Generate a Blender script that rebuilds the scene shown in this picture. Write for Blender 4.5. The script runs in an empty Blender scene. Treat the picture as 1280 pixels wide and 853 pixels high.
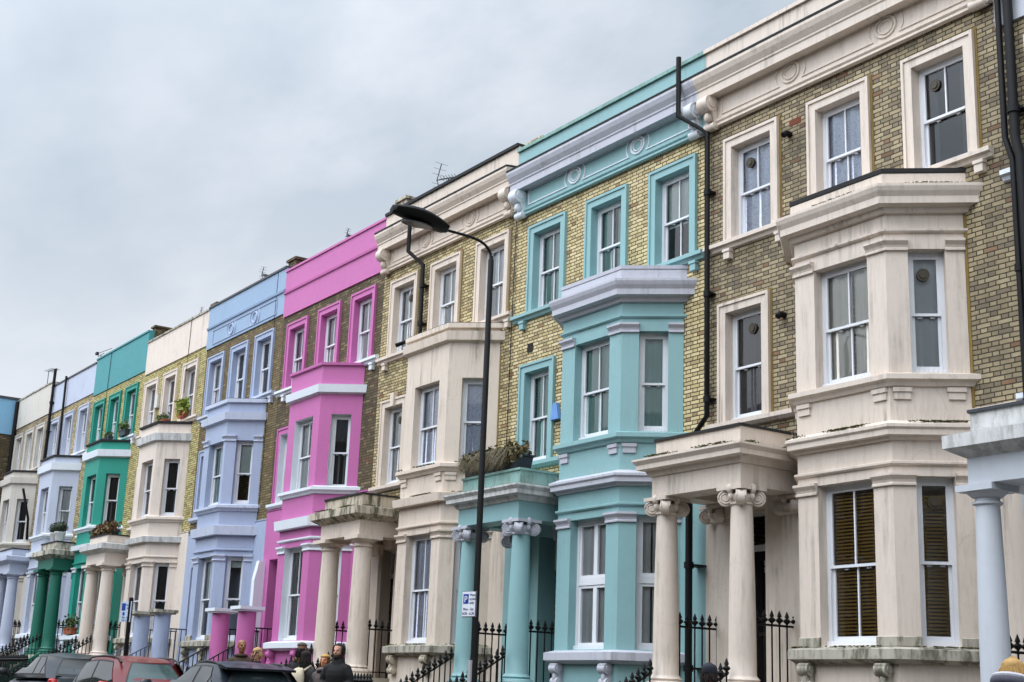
import bpy, math, random
from math import radians as R, sin, cos, pi, sqrt, atan2
random.seed(7)
scene = bpy.context.scene
COL = scene.collection
ZE = 1.4                       # eye height; the ground plane passes z=0 under the camera
D = 15.0                       # distance from the camera to the terrace front
SL = 0.02                      # the street rises gently to the left
def ground(x): return ZE - 1.4 - SL * x

# ------------------------------------------------------------------ mesh builder
class MB:
    def __init__(s): s.v = []; s.f = []; s.o = (0, 0); s.t = (1, 0); s.z = 0
    def frame(s, o=(0, 0), t=(1, 0), z=0):
        l = math.hypot(*t); s.o = o; s.t = (t[0]/l, t[1]/l); s.z = z; return s
    def p(s, t, d, z):
        tx, ty = s.t
        return (s.o[0]+t*tx+d*ty, s.o[1]+t*ty-d*tx, s.z+z)
    def add(s, pts, faces):
        b = len(s.v); s.v += pts; s.f += [tuple(b+i for i in f) for f in faces]
    def quad(s, *pts): s.add(list(pts), [tuple(range(len(pts)))])
    def box(s, t0, t1, d0, d1, z0, z1):
        P = [s.p(t, d, z) for z in (z0, z1) for d in (d0, d1) for t in (t0, t1)]
        s.add(P, [(0,1,3,2),(4,6,7,5),(0,4,5,1),(2,3,7,6),(0,2,6,4),(1,5,7,3)])
    def panel(s, t0, t1, z0, z1, holes=(), d=0.0, depth=0.2, reveal=True):
        ts = sorted({t0, t1, *[h[0] for h in holes], *[h[1] for h in holes]})
        zs = sorted({z0, z1, *[h[2] for h in holes], *[h[3] for h in holes]})
        for a, b in zip(ts, ts[1:]):
            for c, e in zip(zs, zs[1:]):
                m, n = (a+b)/2, (c+e)/2
                if any(h[0] < m < h[1] and h[2] < n < h[3] for h in holes): continue
                s.quad(s.p(a,d,c), s.p(b,d,c), s.p(b,d,e), s.p(a,d,e))
        if reveal:
            for a, b, c, e in holes:
                q = d-depth
                s.quad(s.p(a,d,c), s.p(a,d,e), s.p(a,q,e), s.p(a,q,c))
                s.quad(s.p(b,d,c), s.p(b,q,c), s.p(b,q,e), s.p(b,d,e))
                s.quad(s.p(a,d,e), s.p(b,d,e), s.p(b,q,e), s.p(a,q,e))
                s.quad(s.p(a,d,c), s.p(a,q,c), s.p(b,q,c), s.p(b,d,c))
    def sweep(s, pts, prof, ends=('flat', 'flat'), closed_prof=False):
        n = len(pts); ns = []
        for (x0, y0), (x1, y1) in zip(pts, pts[1:]):
            l = math.hypot(x1-x0, y1-y0); ns.append(((y1-y0)/l, -(x1-x0)/l))
        offs = []
        for i in range(n):
            if 0 < i < n-1:
                a, b = ns[i-1], ns[i]; k = 1+a[0]*b[0]+a[1]*b[1]
                offs.append(((a[0]+b[0])/k, (a[1]+b[1])/k))
            else:
                m = ns[0] if i == 0 else ns[-1]; e = ends[0] if i == 0 else ends[1]
                offs.append((1/m[0], 0) if e == 'wall' and abs(m[0]) > .1 else m)
        P = [s.p(x+o[0]*e, -(y+o[1]*e), z) for (x, y), o in zip(pts, offs) for e, z in prof]
        k = len(prof); F = []
        for i in range(n-1):
            for j in range(k-1): F.append((i*k+j, (i+1)*k+j, (i+1)*k+j+1, i*k+j+1))
            if closed_prof: F.append((i*k+k-1, (i+1)*k+k-1, (i+1)*k, i*k))
        F += [tuple(range(k)), tuple((n-1)*k+j for j in reversed(range(k)))]
        s.add(P, F)
    def rings(s, rs, cap=True):
        k = len(rs[0]); P = [q for r in rs for q in r]; F = []
        for i in range(len(rs)-1):
            for j in range(k): F.append((i*k+j, i*k+(j+1) % k, (i+1)*k+(j+1) % k, (i+1)*k+j))
        if cap: F += [tuple(reversed(range(k))), tuple((len(rs)-1)*k+j for j in range(k))]
        s.add(P, F)
    def lathe(s, x, y, prof, n=24):
        s.rings([[(x+r*cos(2*pi*j/n), y+r*sin(2*pi*j/n), z) for j in range(n)] for r, z in prof])
    def loft(s, st, n=16):      # st: (x, y, z, rx, ry)
        s.rings([[(x+rx*cos(2*pi*j/n), y+ry*sin(2*pi*j/n), z) for j in range(n)] for x, y, z, rx, ry in st])
    def tube(s, pts, r, n=8, cap=True):
        rs = r if isinstance(r, (list, tuple)) else [r]*len(pts); out = []; prev = None
        for i, q in enumerate(pts):
            a = pts[max(i-1, 0)]; b = pts[min(i+1, len(pts)-1)]
            d = [b[k]-a[k] for k in range(3)]; l = sqrt(sum(c*c for c in d)) or 1; d = [c/l for c in d]
            u = prev or ([0, 0, 1] if abs(d[2]) < .9 else [1, 0, 0])
            dt = sum(u[k]*d[k] for k in range(3)); u = [u[k]-dt*d[k] for k in range(3)]
            l = sqrt(sum(c*c for c in u)) or 1; u = [c/l for c in u]; prev = u
            w = [d[1]*u[2]-d[2]*u[1], d[2]*u[0]-d[0]*u[2], d[0]*u[1]-d[1]*u[0]]
            out.append([tuple(q[k]+rs[i]*(cos(2*pi*j/n)*u[k]+sin(2*pi*j/n)*w[k]) for k in range(3)) for j in range(n)])
        s.rings(out, cap)
    def ball(s, c, rx, ry=None, rz=None, n=12, m=8):
        ry = ry or rx; rz = rz or rx
        s.rings([[(c[0]+rx*max(sin(pi*i/m), .02)*cos(2*pi*j/n), c[1]+ry*max(sin(pi*i/m), .02)*sin(2*pi*j/n), c[2]-rz*cos(pi*i/m)) for j in range(n)] for i in range(m+1)])
    def build(s, name, mat, parent=None, smooth=False, off=(0, 0, 0)):
        me = bpy.data.meshes.new(name)
        me.from_pydata([(x-off[0], y-off[1], z-off[2]) for x, y, z in s.v], [], s.f)
        if mat: me.materials.append(mat)
        if smooth:
            me.polygons.foreach_set('use_smooth', [True]*len(me.polygons)); me.set_sharp_from_angle(angle=R(38))
        me.update()
        o = bpy.data.objects.new(name, me); COL.objects.link(o)
        if parent: o.parent = parent
        return o

def thing(name, label, cat, loc=(0, 0, 0), rotz=0, group=None):
    o = bpy.data.objects.new(name, None); COL.objects.link(o); o.empty_display_size = .3
    o.location = loc; o.rotation_euler = (0, 0, rotz); o['label'] = label; o['category'] = cat
    if group: o['group'] = group
    return o
def tag(o, label, cat, group=None):
    o['label'] = label; o['category'] = cat
    if group: o['group'] = group
    return o
def copy_tree(o, parent=None):
    c = o.copy(); COL.objects.link(c); c.parent = parent
    for ch in o.children: copy_tree(ch, c)
    return c

# ------------------------------------------------------------------ materials
def lin(c): return tuple(((x/255+.055)/1.055)**2.4 if x > 10 else x/255/12.92 for x in c)
class NT:
    def __init__(s, name):
        s.m = bpy.data.materials.new(name); s.m.use_nodes = True; s.t = s.m.node_tree; s.t.nodes.clear()
        s.out = s.n('ShaderNodeOutputMaterial')
    def n(s, k, **kw):
        nd = s.t.nodes.new(k)
        for a, b in kw.items():
            if a.startswith('i_'): nd.inputs[a[2:].replace('_', ' ')].default_value = b
            else: setattr(nd, a, b)
        return nd
    def l(s, a, b): s.t.links.new(a, b)
    def math(s, op, a, b=None, c=None, clamp=False):
        nd = s.n('ShaderNodeMath', operation=op, use_clamp=clamp)
        for i, x in enumerate((a, b, c)):
            if x is None: continue
            if isinstance(x, (int, float)): nd.inputs[i].default_value = x
            else: s.l(x, nd.inputs[i])
        return nd.outputs[0]
    def mix(s, f, a, b):
        nd = s.n('ShaderNodeMix', data_type='RGBA')
        for i, x in ((0, f), (6, a), (7, b)):
            if isinstance(x, (int, float)): nd.inputs[i].default_value = x
            elif isinstance(x, tuple): nd.inputs[i].default_value = (*x[:3], 1)
            else: s.l(x, nd.inputs[i])
        return nd.outputs[2]
    def noise(s, vec, scale, detail=4, rough=.55, stretch=None):
        if stretch:
            mp = s.n('ShaderNodeMapping'); mp.inputs['Scale'].default_value = stretch; s.l(vec, mp.inputs[0]); vec = mp.outputs[0]
        nd = s.n('ShaderNodeTexNoise'); nd.inputs['Scale'].default_value = scale
        nd.inputs['Detail'].default_value = detail; nd.inputs['Roughness'].default_value = rough
        s.l(vec, nd.inputs['Vector']); return nd.outputs[0]
    def ramp(s, f, a, b):
        return s.math('MULTIPLY', s.math('SUBTRACT', f, a), 1/(b-a), clamp=True)
    def pos(s): return s.n('ShaderNodeNewGeometry').outputs['Position']
    def bsdf(s, color, rough=.6, metal=0, bump=None, bstr=.2, bdist=.01, **kw):
        b = s.n('ShaderNodeBsdfPrincipled')
        if isinstance(color, tuple): b.inputs['Base Color'].default_value = (*color[:3], 1)
        else: s.l(color, b.inputs['Base Color'])
        if isinstance(rough, (int, float)): b.inputs['Roughness'].default_value = rough
        else: s.l(rough, b.inputs['Roughness'])
        b.inputs['Metallic'].default_value = metal
        for k, v in kw.items(): b.inputs[k.replace('_', ' ')].default_value = v
        if bump is not None:
            bp = s.n('ShaderNodeBump'); bp.inputs['Strength'].default_value = bstr; bp.inputs['Distance'].default_value = bdist
            s.l(bump, bp.inputs['Height']); s.l(bp.outputs[0], b.inputs['Normal'])
        s.l(b.outputs[0], s.out.inputs[0]); return b
MC = {}
def cached(f):
    def g(*a, **k):
        key = (f.__name__, a, tuple(sorted(k.items())))
        if key not in MC: MC[key] = f(*a, **k)
        return MC[key]
    return g
@cached
def paint(name, c, dirt=.35, rough=.6, grime=(70, 66, 48), moss=0.0):
    """painted stucco: slightly uneven coat, weather streaks and small chips"""
    t = NT(name); p = t.pos(); c = lin(c)
    big = t.noise(p, .9, 3); mid = t.noise(p, 7, 5, .65)
    col = t.mix(t.math('MULTIPLY', t.ramp(big, .3, .75), .35), c, tuple(x*.86 for x in c))
    col = t.mix(t.math('MULTIPLY', t.ramp(mid, .45, .8), .22), col, tuple(x*.8 for x in c))
    st = t.noise(p, 1, 5, .7, stretch=(9, 9, .55)); patch = t.noise(p, 1.1, 4, .6)
    f = t.math('MULTIPLY', t.math('MULTIPLY', t.ramp(st, .50, .74), t.ramp(patch, .42, .68)), dirt)
    col = t.mix(f, col, lin(grime))
    if moss:
        mo = t.math('MULTIPLY', t.ramp(t.noise(p, 1, 5, .7, stretch=(6, 6, 1.6)), .46, .6), moss)
        col = t.mix(mo, col, lin((58, 58, 30)))
    wv = t.n('ShaderNodeVectorMath', operation='MULTIPLY_ADD'); nz = t.n('ShaderNodeTexNoise'); nz.inputs['Scale'].default_value = 3.5; nz.inputs['Detail'].default_value = 4; t.l(p, nz.inputs['Vector'])
    t.l(nz.outputs[1], wv.inputs[0]); wv.inputs[1].default_value = (.35, .35, .35); t.l(p, wv.inputs[2])
    vo = t.n('ShaderNodeTexVoronoi', feature='DISTANCE_TO_EDGE'); vo.inputs['Scale'].default_value = .8; t.l(wv.outputs[0], vo.inputs['Vector'])
    crk = t.math('MULTIPLY', t.math('SUBTRACT', 1.0, t.ramp(vo.outputs[0], .002, .006)), t.math('MULTIPLY', t.ramp(t.noise(p, .7, 2), .48, .56), min(.22, dirt*.5)))
    col = t.mix(crk, col, tuple(x*.4 for x in c))
    fine = t.noise(p, 1, 4, .75, stretch=(14, 14, 2.2)); col = t.mix(t.math('MULTIPLY', t.ramp(fine, .5, .8), dirt*.55), col, tuple(x*.62 for x in c))
    ch = t.ramp(t.noise(p, 26, 3, .6), .71, .75)
    col = t.mix(t.math('MULTIPLY', ch, dirt*.8), col, lin((140, 132, 120)))
    t.bsdf(col, t.math('ADD', t.math('MULTIPLY', mid, .25), rough-.12), bump=t.noise(p, 40, 4), bstr=.12)
    return t.m
@cached
def brick(name, a, b, dark, mortar, darkamt=.35, soot=.3):
    """Flemish-bond stock brick laid out in world x and z"""
    t = NT(name); p = t.pos(); sx = t.n('ShaderNodeSeparateXYZ'); t.l(p, sx.inputs[0])
    wob = t.math('MULTIPLY', t.math('SUBTRACT', t.noise(p, 3.5, 2), .5), .016)
    X = t.math('ADD', t.math('ADD', sx.outputs[0], sx.outputs[1]), wob); Z = t.math('ADD', sx.outputs[2], wob)
    PER, CO = .338, .0685
    row = t.math('FLOOR', t.math('DIVIDE', Z, CO)); vz = t.math('FRACT', t.math('DIVIDE', Z, CO))
    u = t.math('ADD', t.math('DIVIDE', X, PER), t.math('MULTIPLY', t.math('FLOORED_MODULO', row, 2), .5))
    cell = t.math('FLOOR', u); fu = t.math('FRACT', u)
    hd = t.math('GREATER_THAN', fu, .667)
    lo = t.math('MINIMUM', fu, t.math('ABSOLUTE', t.math('SUBTRACT', fu, .667)))
    du = t.math('MULTIPLY', t.math('MINIMUM', lo, t.math('SUBTRACT', 1.0, fu)), PER)
    dz = t.math('MULTIPLY', t.math('MINIMUM', vz, t.math('SUBTRACT', 1.0, vz)), CO)
    edge = t.math('MINIMUM', du, dz)
    edge = t.math('ADD', edge, t.math('MULTIPLY', t.math('SUBTRACT', t.noise(p, 45, 3), .5), .006))
    mask = t.ramp(edge, .0055, .0105)
    cv = t.n('ShaderNodeCombineXYZ'); t.l(t.math('ADD', t.math('MULTIPLY', cell, 2), hd), cv.inputs[0]); t.l(row, cv.inputs[1])
    wn = t.n('ShaderNodeTexWhiteNoise', noise_dimensions='2D'); t.l(cv.outputs[0], wn.inputs[0])
    r1 = wn.outputs[0]; sc = t.n('ShaderNodeSeparateColor'); t.l(wn.outputs[1], sc.inputs[0])
    col = t.mix(r1, lin(a), lin(b))
    col = t.mix(t.math('MULTIPLY', t.math('GREATER_THAN', sc.outputs[1], 1-darkamt), .6), col, lin(dark))
    col = t.mix(t.math('MULTIPLY', t.math('GREATER_THAN', sc.outputs[2], .965), .7), col, lin((120, 72, 44)))
    col = t.mix(t.math('MULTIPLY', t.ramp(t.noise(p, 30, 4, .7), .4, .8), .35), col, tuple(x*.55 for x in lin(a)))
    so = t.math('MULTIPLY', t.ramp(t.noise(p, .8, 5, .65, stretch=(1, 1, .7)), .45, .72), soot)
    col = t.mix(so, col, lin((44, 40, 32)))
    col = t.mix(mask, lin(mortar), col)
    h = t.math('ADD', mask, t.math('MULTIPLY', t.noise(p, 60, 3), .35))
    t.bsdf(col, .85, bump=h, bstr=.7, bdist=.008)
    return t.m
@cached
def plain(name, c, rough=.5, metal=0, var=.25, scale=8, **kw):
    t = NT(name); p = t.n('ShaderNodeTexCoord').outputs['Object']; c = lin(c)
    col = t.mix(t.math('MULTIPLY', t.ramp(t.noise(p, scale, 4, .65), .35, .75), var), c, tuple(x*.55 for x in c))
    t.bsdf(col, rough, metal, **kw); return t.m
@cached
def glass(name, tint=(244, 248, 248), refl=1.5):
    t = NT(name); p = t.pos()
    tr = t.n('ShaderNodeBsdfTransparent'); tr.inputs[0].default_value = (*lin(tint), 1)
    gl = t.n('ShaderNodeBsdfGlossy'); gl.inputs['Roughness'].default_value = .015
    bp = t.n('ShaderNodeBump'); bp.inputs['Strength'].default_value = .12; bp.inputs['Distance'].default_value = .02
    t.l(t.noise(p, 1.3, 2), bp.inputs['Height']); t.l(bp.outputs[0], gl.inputs['Normal'])
    fr = t.n('ShaderNodeFresnel'); fr.inputs[0].default_value = 1.5
    mx = t.n('ShaderNodeMixShader'); t.l(t.math('MULTIPLY', fr.outputs[0], refl, clamp=True), mx.inputs[0])
    t.l(tr.outputs[0], mx.inputs[1]); t.l(gl.outputs[0], mx.inputs[2]); t.l(mx.outputs[0], t.out.inputs[0]); return t.m
@cached
def lace(name, c, pattern=.6):
    t = NT(name); p = t.n('ShaderNodeTexCoord').outputs['Object']
    w = t.n('ShaderNodeTexVoronoi', feature='SMOOTH_F1'); w.inputs['Scale'].default_value = 11; t.l(p, w.inputs['Vector'])
    f = t.math('SINE', t.math('MULTIPLY', w.outputs[0], 26))
    col = t.mix(t.math('MULTIPLY', t.ramp(f, .1, .5), pattern), lin(c), tuple(x*.38 for x in lin(c)))
    t.bsdf(col, .9); return t.m
BLACK = plain('black_iron_paint', (10, 10, 11), .55, var=.4, scale=20, Specular_IOR_Level=.25)
PIPE = plain('black_pipe_paint', (12, 12, 14), .55, var=.4, Specular_IOR_Level=.25)
LEAD = plain('lead_flashing', (62, 66, 72), .55, var=.5)
FELT = plain('roofing_felt', (34, 34, 35), .85)
WHITE = paint('white_gloss_timber', (226, 228, 232), .15, .4)
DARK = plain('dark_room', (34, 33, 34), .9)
GLASS = glass('old_window_glass')
STONE = paint('weathered_stone', (178, 172, 158), .7, .8, moss=.75)
SPIKE = plain('spike_plastic', (190, 186, 176), .5)
BRASS = plain('vent_plastic', (62, 53, 34), .5)
SLATE = plain('slate', (52, 56, 64), .6, var=.5)

# ------------------------------------------------------------------ windows
def curtain(parent, fr, t0, t1, z0, z1, kind, d):
    """d: plane of the fabric behind the glass"""
    if kind is None: return
    mb = MB().frame(*fr); kinds = kind if isinstance(kind, tuple) else (kind,)
    mat = {'lace': lace('lace_bluish', (226, 232, 255), .3), 'net': lace('net_white', (226, 228, 232), .15), 'grey': plain('grey_drape', (186, 190, 194), .9, scale=3),
           'cream': plain('cream_drape', (238, 232, 220), .9, scale=3), 'white': plain('white_drape', (232, 234, 236), .9, scale=3),
           'teal': plain('pale_green_drape', (150, 188, 184), .9, scale=3), 'wood': plain('wooden_slats', (176, 136, 66), .55), 'shutter': plain('dark_slats', (60, 58, 60), .6),
           'roller': plain('pale_roller_blind', (206, 220, 216), .85), 'darkdrape': plain('dark_drape', (62, 62, 66), .9, scale=3), 'lilac': plain('lilac_drape', (190, 176, 198), .9, scale=3)}[kinds[0]]
    name = 'curtain'
    if kinds[0] in ('wood', 'shutter'):
        name = 'blind'; zt = z0+(z1-z0)*(kinds[1] if len(kinds) > 1 else 1); z = z0+.02
        while z < zt:
            for a, b in ((t0+.02, t1-.02),):
                mb.quad(mb.p(a, d+.018, z), mb.p(b, d+.018, z), mb.p(b, d-.018, z+.030), mb.p(a, d-.018, z+.030))
            z += .048
        w = t1-t0
        for q in (.2, .8): mb.box(t0+w*q-.004, t0+w*q+.004, d+.019, d+.021, z0, zt)
    elif kinds[0] == 'roller':
        name = 'blind'; lo = z0+(z1-z0)*(1-(kinds[1] if len(kinds) > 1 else .5))
        mb.box(t0, t1, d-.004, d, lo, z1); mb.box(t0, t1, d-.008, d+.008, lo-.02, lo)
    else:
        spans = [(t0, t1)] if len(kinds) < 2 else [(t0, t0+(t1-t0)*kinds[1]), (t1-(t1-t0)*kinds[1], t1)]
        for a, b in spans:
            n = max(8, int((b-a)/.022)); ph = random.random()*6; A = .021
            prof = [(a+(b-a)*i/n, d+A*sin((b-a)*i/n*36+ph)+.6*A*sin((b-a)*i/n*19+2*ph)) for i in range(n+1)]
            for (ta, da), (tb, db) in zip(prof, prof[1:]):
                mb.quad(mb.p(ta, da, z0), mb.p(tb, db, z0), mb.p(tb, db*.7+d*.3, z1), mb.p(ta, da*.7+d*.3, z1))
    mb.build(name, mat, parent)
def window(house, fr, t0, t1, z0, z1, depth=.2, style='sash', munt=True, cur=None, vent=None, mat=None, cill=True):
    """sash window standing in an opening; fr = frame (origin, tangent, z)"""
    mb = MB().frame(*fr); m = mat or WHITE; d = -depth
    q = .055; mb.box(t0, t0+q, d, d+.09, z0, z1); mb.box(t1-q, t1, d, d+.09, z0, z1)
    mb.box(t0+q, t1-q, d, d+.09, z1-q, z1); mb.box(t0-.005 if not cill else t0, t1, d, d+.13, z0, z0+.07)
    zm = z0+(z1-z0)*.49; gl = MB().frame(*fr)
    if style == 'sash':
        a, b = t0+q, t1-q
        for (lo, hi, dd, bot) in ((zm-.02, z1-q, .045, .05), (z0+.07, zm+.03, .005, .085)):
            s = .042; e0, e1 = d+dd, d+dd+.036
            mb.box(a, a+s, e0, e1, lo, hi); mb.box(b-s, b, e0, e1, lo, hi)
            mb.box(a+s, b-s, e0, e1, hi-.045, hi); mb.box(a+s, b-s, e0, e1, lo, lo+bot*.75)
            if munt and not (munt == 'top' and bot > .06): mb.box((a+b)/2-.012, (a+b)/2+.012, e0+.004, e1-.002, lo+bot*.75, hi-.045)
            gl.quad(*[gl.p(t, e0+.012, z) for t, z in ((a+s, lo+bot*.75), (b-s, lo+bot*.75), (b-s, hi-.045), (a+s, hi-.045))])
        if depth > .05:
            for x in (.28, .72): mb.box(a+(b-a)*x-.03, a+(b-a)*x+.03, d+.002, d+.05, zm-.045, zm-.03)
    else:                        # casement with heavy frames
        zm = z0+(z1-z0)*.52; cols = 2 if munt else 1
        mb.box(t0+q, t1-q, d, d+.085, zm-.06, zm+.06)
        for lo, hi in ((z0+.07, zm-.06), (zm+.06, z1-q)):
            for i in range(cols):
                a = t0+q+(t1-t0-2*q)*i/cols; b = t0+q+(t1-t0-2*q)*(i+1)/cols; s = .05; e0, e1 = d+.01, d+.07
                mb.box(a, a+s, e0, e1, lo, hi); mb.box(b-s, b, e0, e1, lo, hi); mb.box(a+s, b-s, e0, e1, lo, lo+s); mb.box(a+s, b-s, e0, e1, hi-s, hi)
                gl.quad(*[gl.p(t, d+.03, z) for t, z in ((a+s, lo+s), (b-s, lo+s), (b-s, hi-s), (a+s, hi-s))])
    w = mb.build('window', m, house)
    gl.build('pane', GLASS, w)
    curtain(w, fr, t0+.06, t1-.06, z0+.05, z1-.05, cur, d-.005)
    if vent:
        v = MB(); a = t0+(t1-t0)*vent; cz = z1-.32; f = MB().frame(*fr); R0 = .09
        for (ra, da) in ((R0, .085), (R0*.6, .1)):
            pts = [f.p(a+ra*cos(2*pi*i/20), d+da, cz+ra*sin(2*pi*i/20)) for i in range(20)]
            pt0 = [f.p(a+ra*cos(2*pi*i/20), d+.05, cz+ra*sin(2*pi*i/20)) for i in range(20)]
            v.rings([pt0, pts])
        v.build('vent', BRASS, w)
    return w
def architrave(win, fr, t0, t1, z0, z1, mat, w=.175, reveal=None, depth=.2, key=False, fillet=False):
    """moulded surround and the painted reveal of the opening"""
    mb = MB().frame(*fr); o = .045
    g = .004
    for a, b, c, e in ((t0-w, t0-g, z0, z1+w), (t1+g, t1+w, z0, z1+w), (t0-g, t1+g, z1+g, z1+w)): mb.box(a, b, -.02, o-.001, c, e)
    e = .045
    mb.box(t0-w-.004, t0-w+e, -.02, o+.022, z0, z1+w+.004); mb.box(t1+w-e, t1+w+.004, -.02, o+.022, z0, z1+w+.004); mb.box(t0-w+e, t1+w-e, -.02, o+.022, z1+w-e, z1+w+.004)
    if key:
        c = (t0+t1)/2; mb.box(c-.08, c+.08, -.02, o+.06, z1-.02, z1+w+.12)
    mb.build('architrave', mat, win)
    if fillet:
        mb = MB().frame(*fr)
        for a, b, c, e in ((t0-w-.045, t0-w-.005, z0, z1+w), (t1+w+.005, t1+w+.045, z0, z1+w), (t0-w-.045, t1+w+.045, z1+w+.005, z1+w+.04)): mb.box(a, b, -.02, .012, c, e)
        mb.build('mortar_fillet', plain('ochre_mortar', (132, 110, 58), .9, var=.6, scale=6), win)
    rv = MB().frame(*fr); h = (t0, t1, z0, z1); rv.panel(t0, t1, z0, z1, [h], d=o, depth=depth+o)
    rv.build('reveal', reveal or mat, win)

# ------------------------------------------------------------------ columns, consoles
def ionic(mb, x, y, z0, z1, r0=.2, r1=.157):
    mb.lathe(x, y, [(r1, z1-.27), (r1+.03, z1-.255), (r1+.03, z1-.235), (r1+.01, z1-.225), (r1+.055, z1-.16), (r1+.055, z1-.12), (r1, z1-.08)])
    a = r1+.10; mb.frame((x, y), (1, 0)); mb.box(-a, a, -a, a, z1-.055, z1)
    for sx in (-1, 1):
        for sy in (-1, 1):
            k = .7071; ux, uy = sx*k, sy*k; wx, wy = -uy, ux; cx, cy = x+ux*(r1+.075), y+uy*(r1+.075); cz = z1-.165
            for rr, hw in ((.115, .052), (.09, .062), (.045, .075)):
                n = 18
                mb.rings([[(cx+ux*rr*cos(2*pi*i/n)+wx*h, cy+uy*rr*cos(2*pi*i/n)+wy*h, cz+rr*sin(2*pi*i/n)) for i in range(n)] for h in (-hw, hw)])
            for h in (-.066, .066):
                sp = []
                for i in range(30):
                    an = i/29*4.2*pi; rr = .108*(1-i/29*.75)
                    sp.append((cx+ux*rr*cos(an)+wx*h, cy+uy*rr*cos(an)+wy*h, cz+rr*sin(an)))
                mb.tube(sp, .011, 6)
    for sx, sy in ((0, -1), (0, 1), (1, 0), (-1, 0)):
        mb.ball((x+sx*(r1+.075), y+sy*(r1+.075), z1-.04), .055, .055, .075, 8, 6)
        mb.ball((x+sx*(r1+.06), y+sy*(r1+.06), z1-.14), .04, .04, .06, 8, 6)
def shaft(mb, x, y, z0, z1, r0, r1):
    H = z1-z0; pr = [(r0+.10, z0), (r0+.10, z0+.07), (r0+.085, z0+.085), (r0+.10, z0+.12), (r0+.085, z0+.16), (r0+.03, z0+.18), (r0+.05, z0+.21), (r0+.02, z0+.24), (r0, z0+.27)]
    for i in range(1, 9):
        f = i/8; pr.append((r0+(r1-r0)*f**1.6, z0+.27+(H-.27)*f))
    mb.lathe(x, y, pr, 28)
def tuscan(mb, x, y, z0, z1, r0=.22, r1=.185, big=.0):
    shaft(mb, x, y, z0, z1-.22, r0, r1)
    mb.lathe(x, y, [(r1, z1-.24), (r1+.035, z1-.225), (r1+.035, z1-.2), (r1+.005, z1-.19), (r1+.005, z1-.15), (r1+.04, z1-.14), (r1+.09, z1-.095), (r1+.1, z1-.08)], 28)
    a = r1+.12+big; mb.frame((x, y), (1, 0)); mb.box(-a, a, -a, a, z1-.08, z1)
def console(mb, u, z0, z1, w=.11, d=.22, o=0.0):
    """scroll bracket against the front"""
    H = z1-z0; n = 14; pr = []
    for k in range(24):
        f = k/23; pr.append((o+.05+d*(f**1.4)*(1-.25*sin(f*pi*2)), z0+.05+H*.8*f))
    pr = [(0, z0+.05)]+pr+[(0, z0+.05+H*.8)]
    mb.rings([[(u+s*w, -e, z) for e, z in pr] for s in (-1, 1)])
    for cy, cz, rr in ((o+d*.72, z1-rr_(H), rr_(H)), (o+.07, z0+.07, .07)):
        for ww, q in ((w+.015, 1), (w+.03, .55)):
            mb.rings([[(u+s*ww, -(cy+rr*q*cos(2*pi*i/n)), cz+rr*q*sin(2*pi*i/n)) for i in range(n)] for s in (-1, 1)])
    mb.ball((u, -(o+d*.6), z0+H*.38), w*.7, .08, .1, 8, 6)
def rr_(H): return min(.15, H*.24)
def spikes(pts, z, off, parent, h=.11, step=.06, Z=0):
    mb = MB()
    for (x0, y0), (x1, y1) in zip(pts, pts[1:]):
        l = math.hypot(x1-x0, y1-y0); nx, ny = (y1-y0)/l, -(x1-x0)/l
        for i in range(int(l/step)):
            f = (i+.5)*step/l; x = x0+(x1-x0)*f+nx*off; y = y0+(y1-y0)*f+ny*off; r = .0035
            hh = h*random.uniform(.8, 1.1); lx = random.uniform(-.015, .015); ox = nx*.03; oy = ny*.03
            mb.add([(x-r, y, z), (x+r, y, z), (x, y+r, z), (x+lx+ox, y+oy, z+hh)], [(0, 1, 3), (1, 2, 3), (2, 0, 3)])
    o = mb.build('bird_spikes', SPIKE, parent, False, (0, 0, -Z)); o['kind'] = 'stuff'
def moss(pts, z, off, parent, dens=40, w=.09, Z=0):
    dens *= 4
    mb = MB()
    for (x0, y0), (x1, y1) in zip(pts, pts[1:]):
        l = math.hypot(x1-x0, y1-y0); nx, ny = (y1-y0)/l, -(x1-x0)/l
        for i in range(int(l*dens)):
            f = random.random()
            if sin(f*l*5+x0)+random.uniform(-.8, .8) < 0: continue
            e = off-random.random()*w; r = random.uniform(.006, .017)
            mb.ball((x0+(x1-x0)*f+nx*e, y0+(y1-y0)*f+ny*e, z), r*1.3, r*1.3, r*.7, 5, 3)
    if mb.v: o = mb.build('moss', plain('moss', (74, 74, 34), .95, var=.7, scale=30), parent, False, (0, 0, -Z)); o['kind'] = 'stuff'

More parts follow.
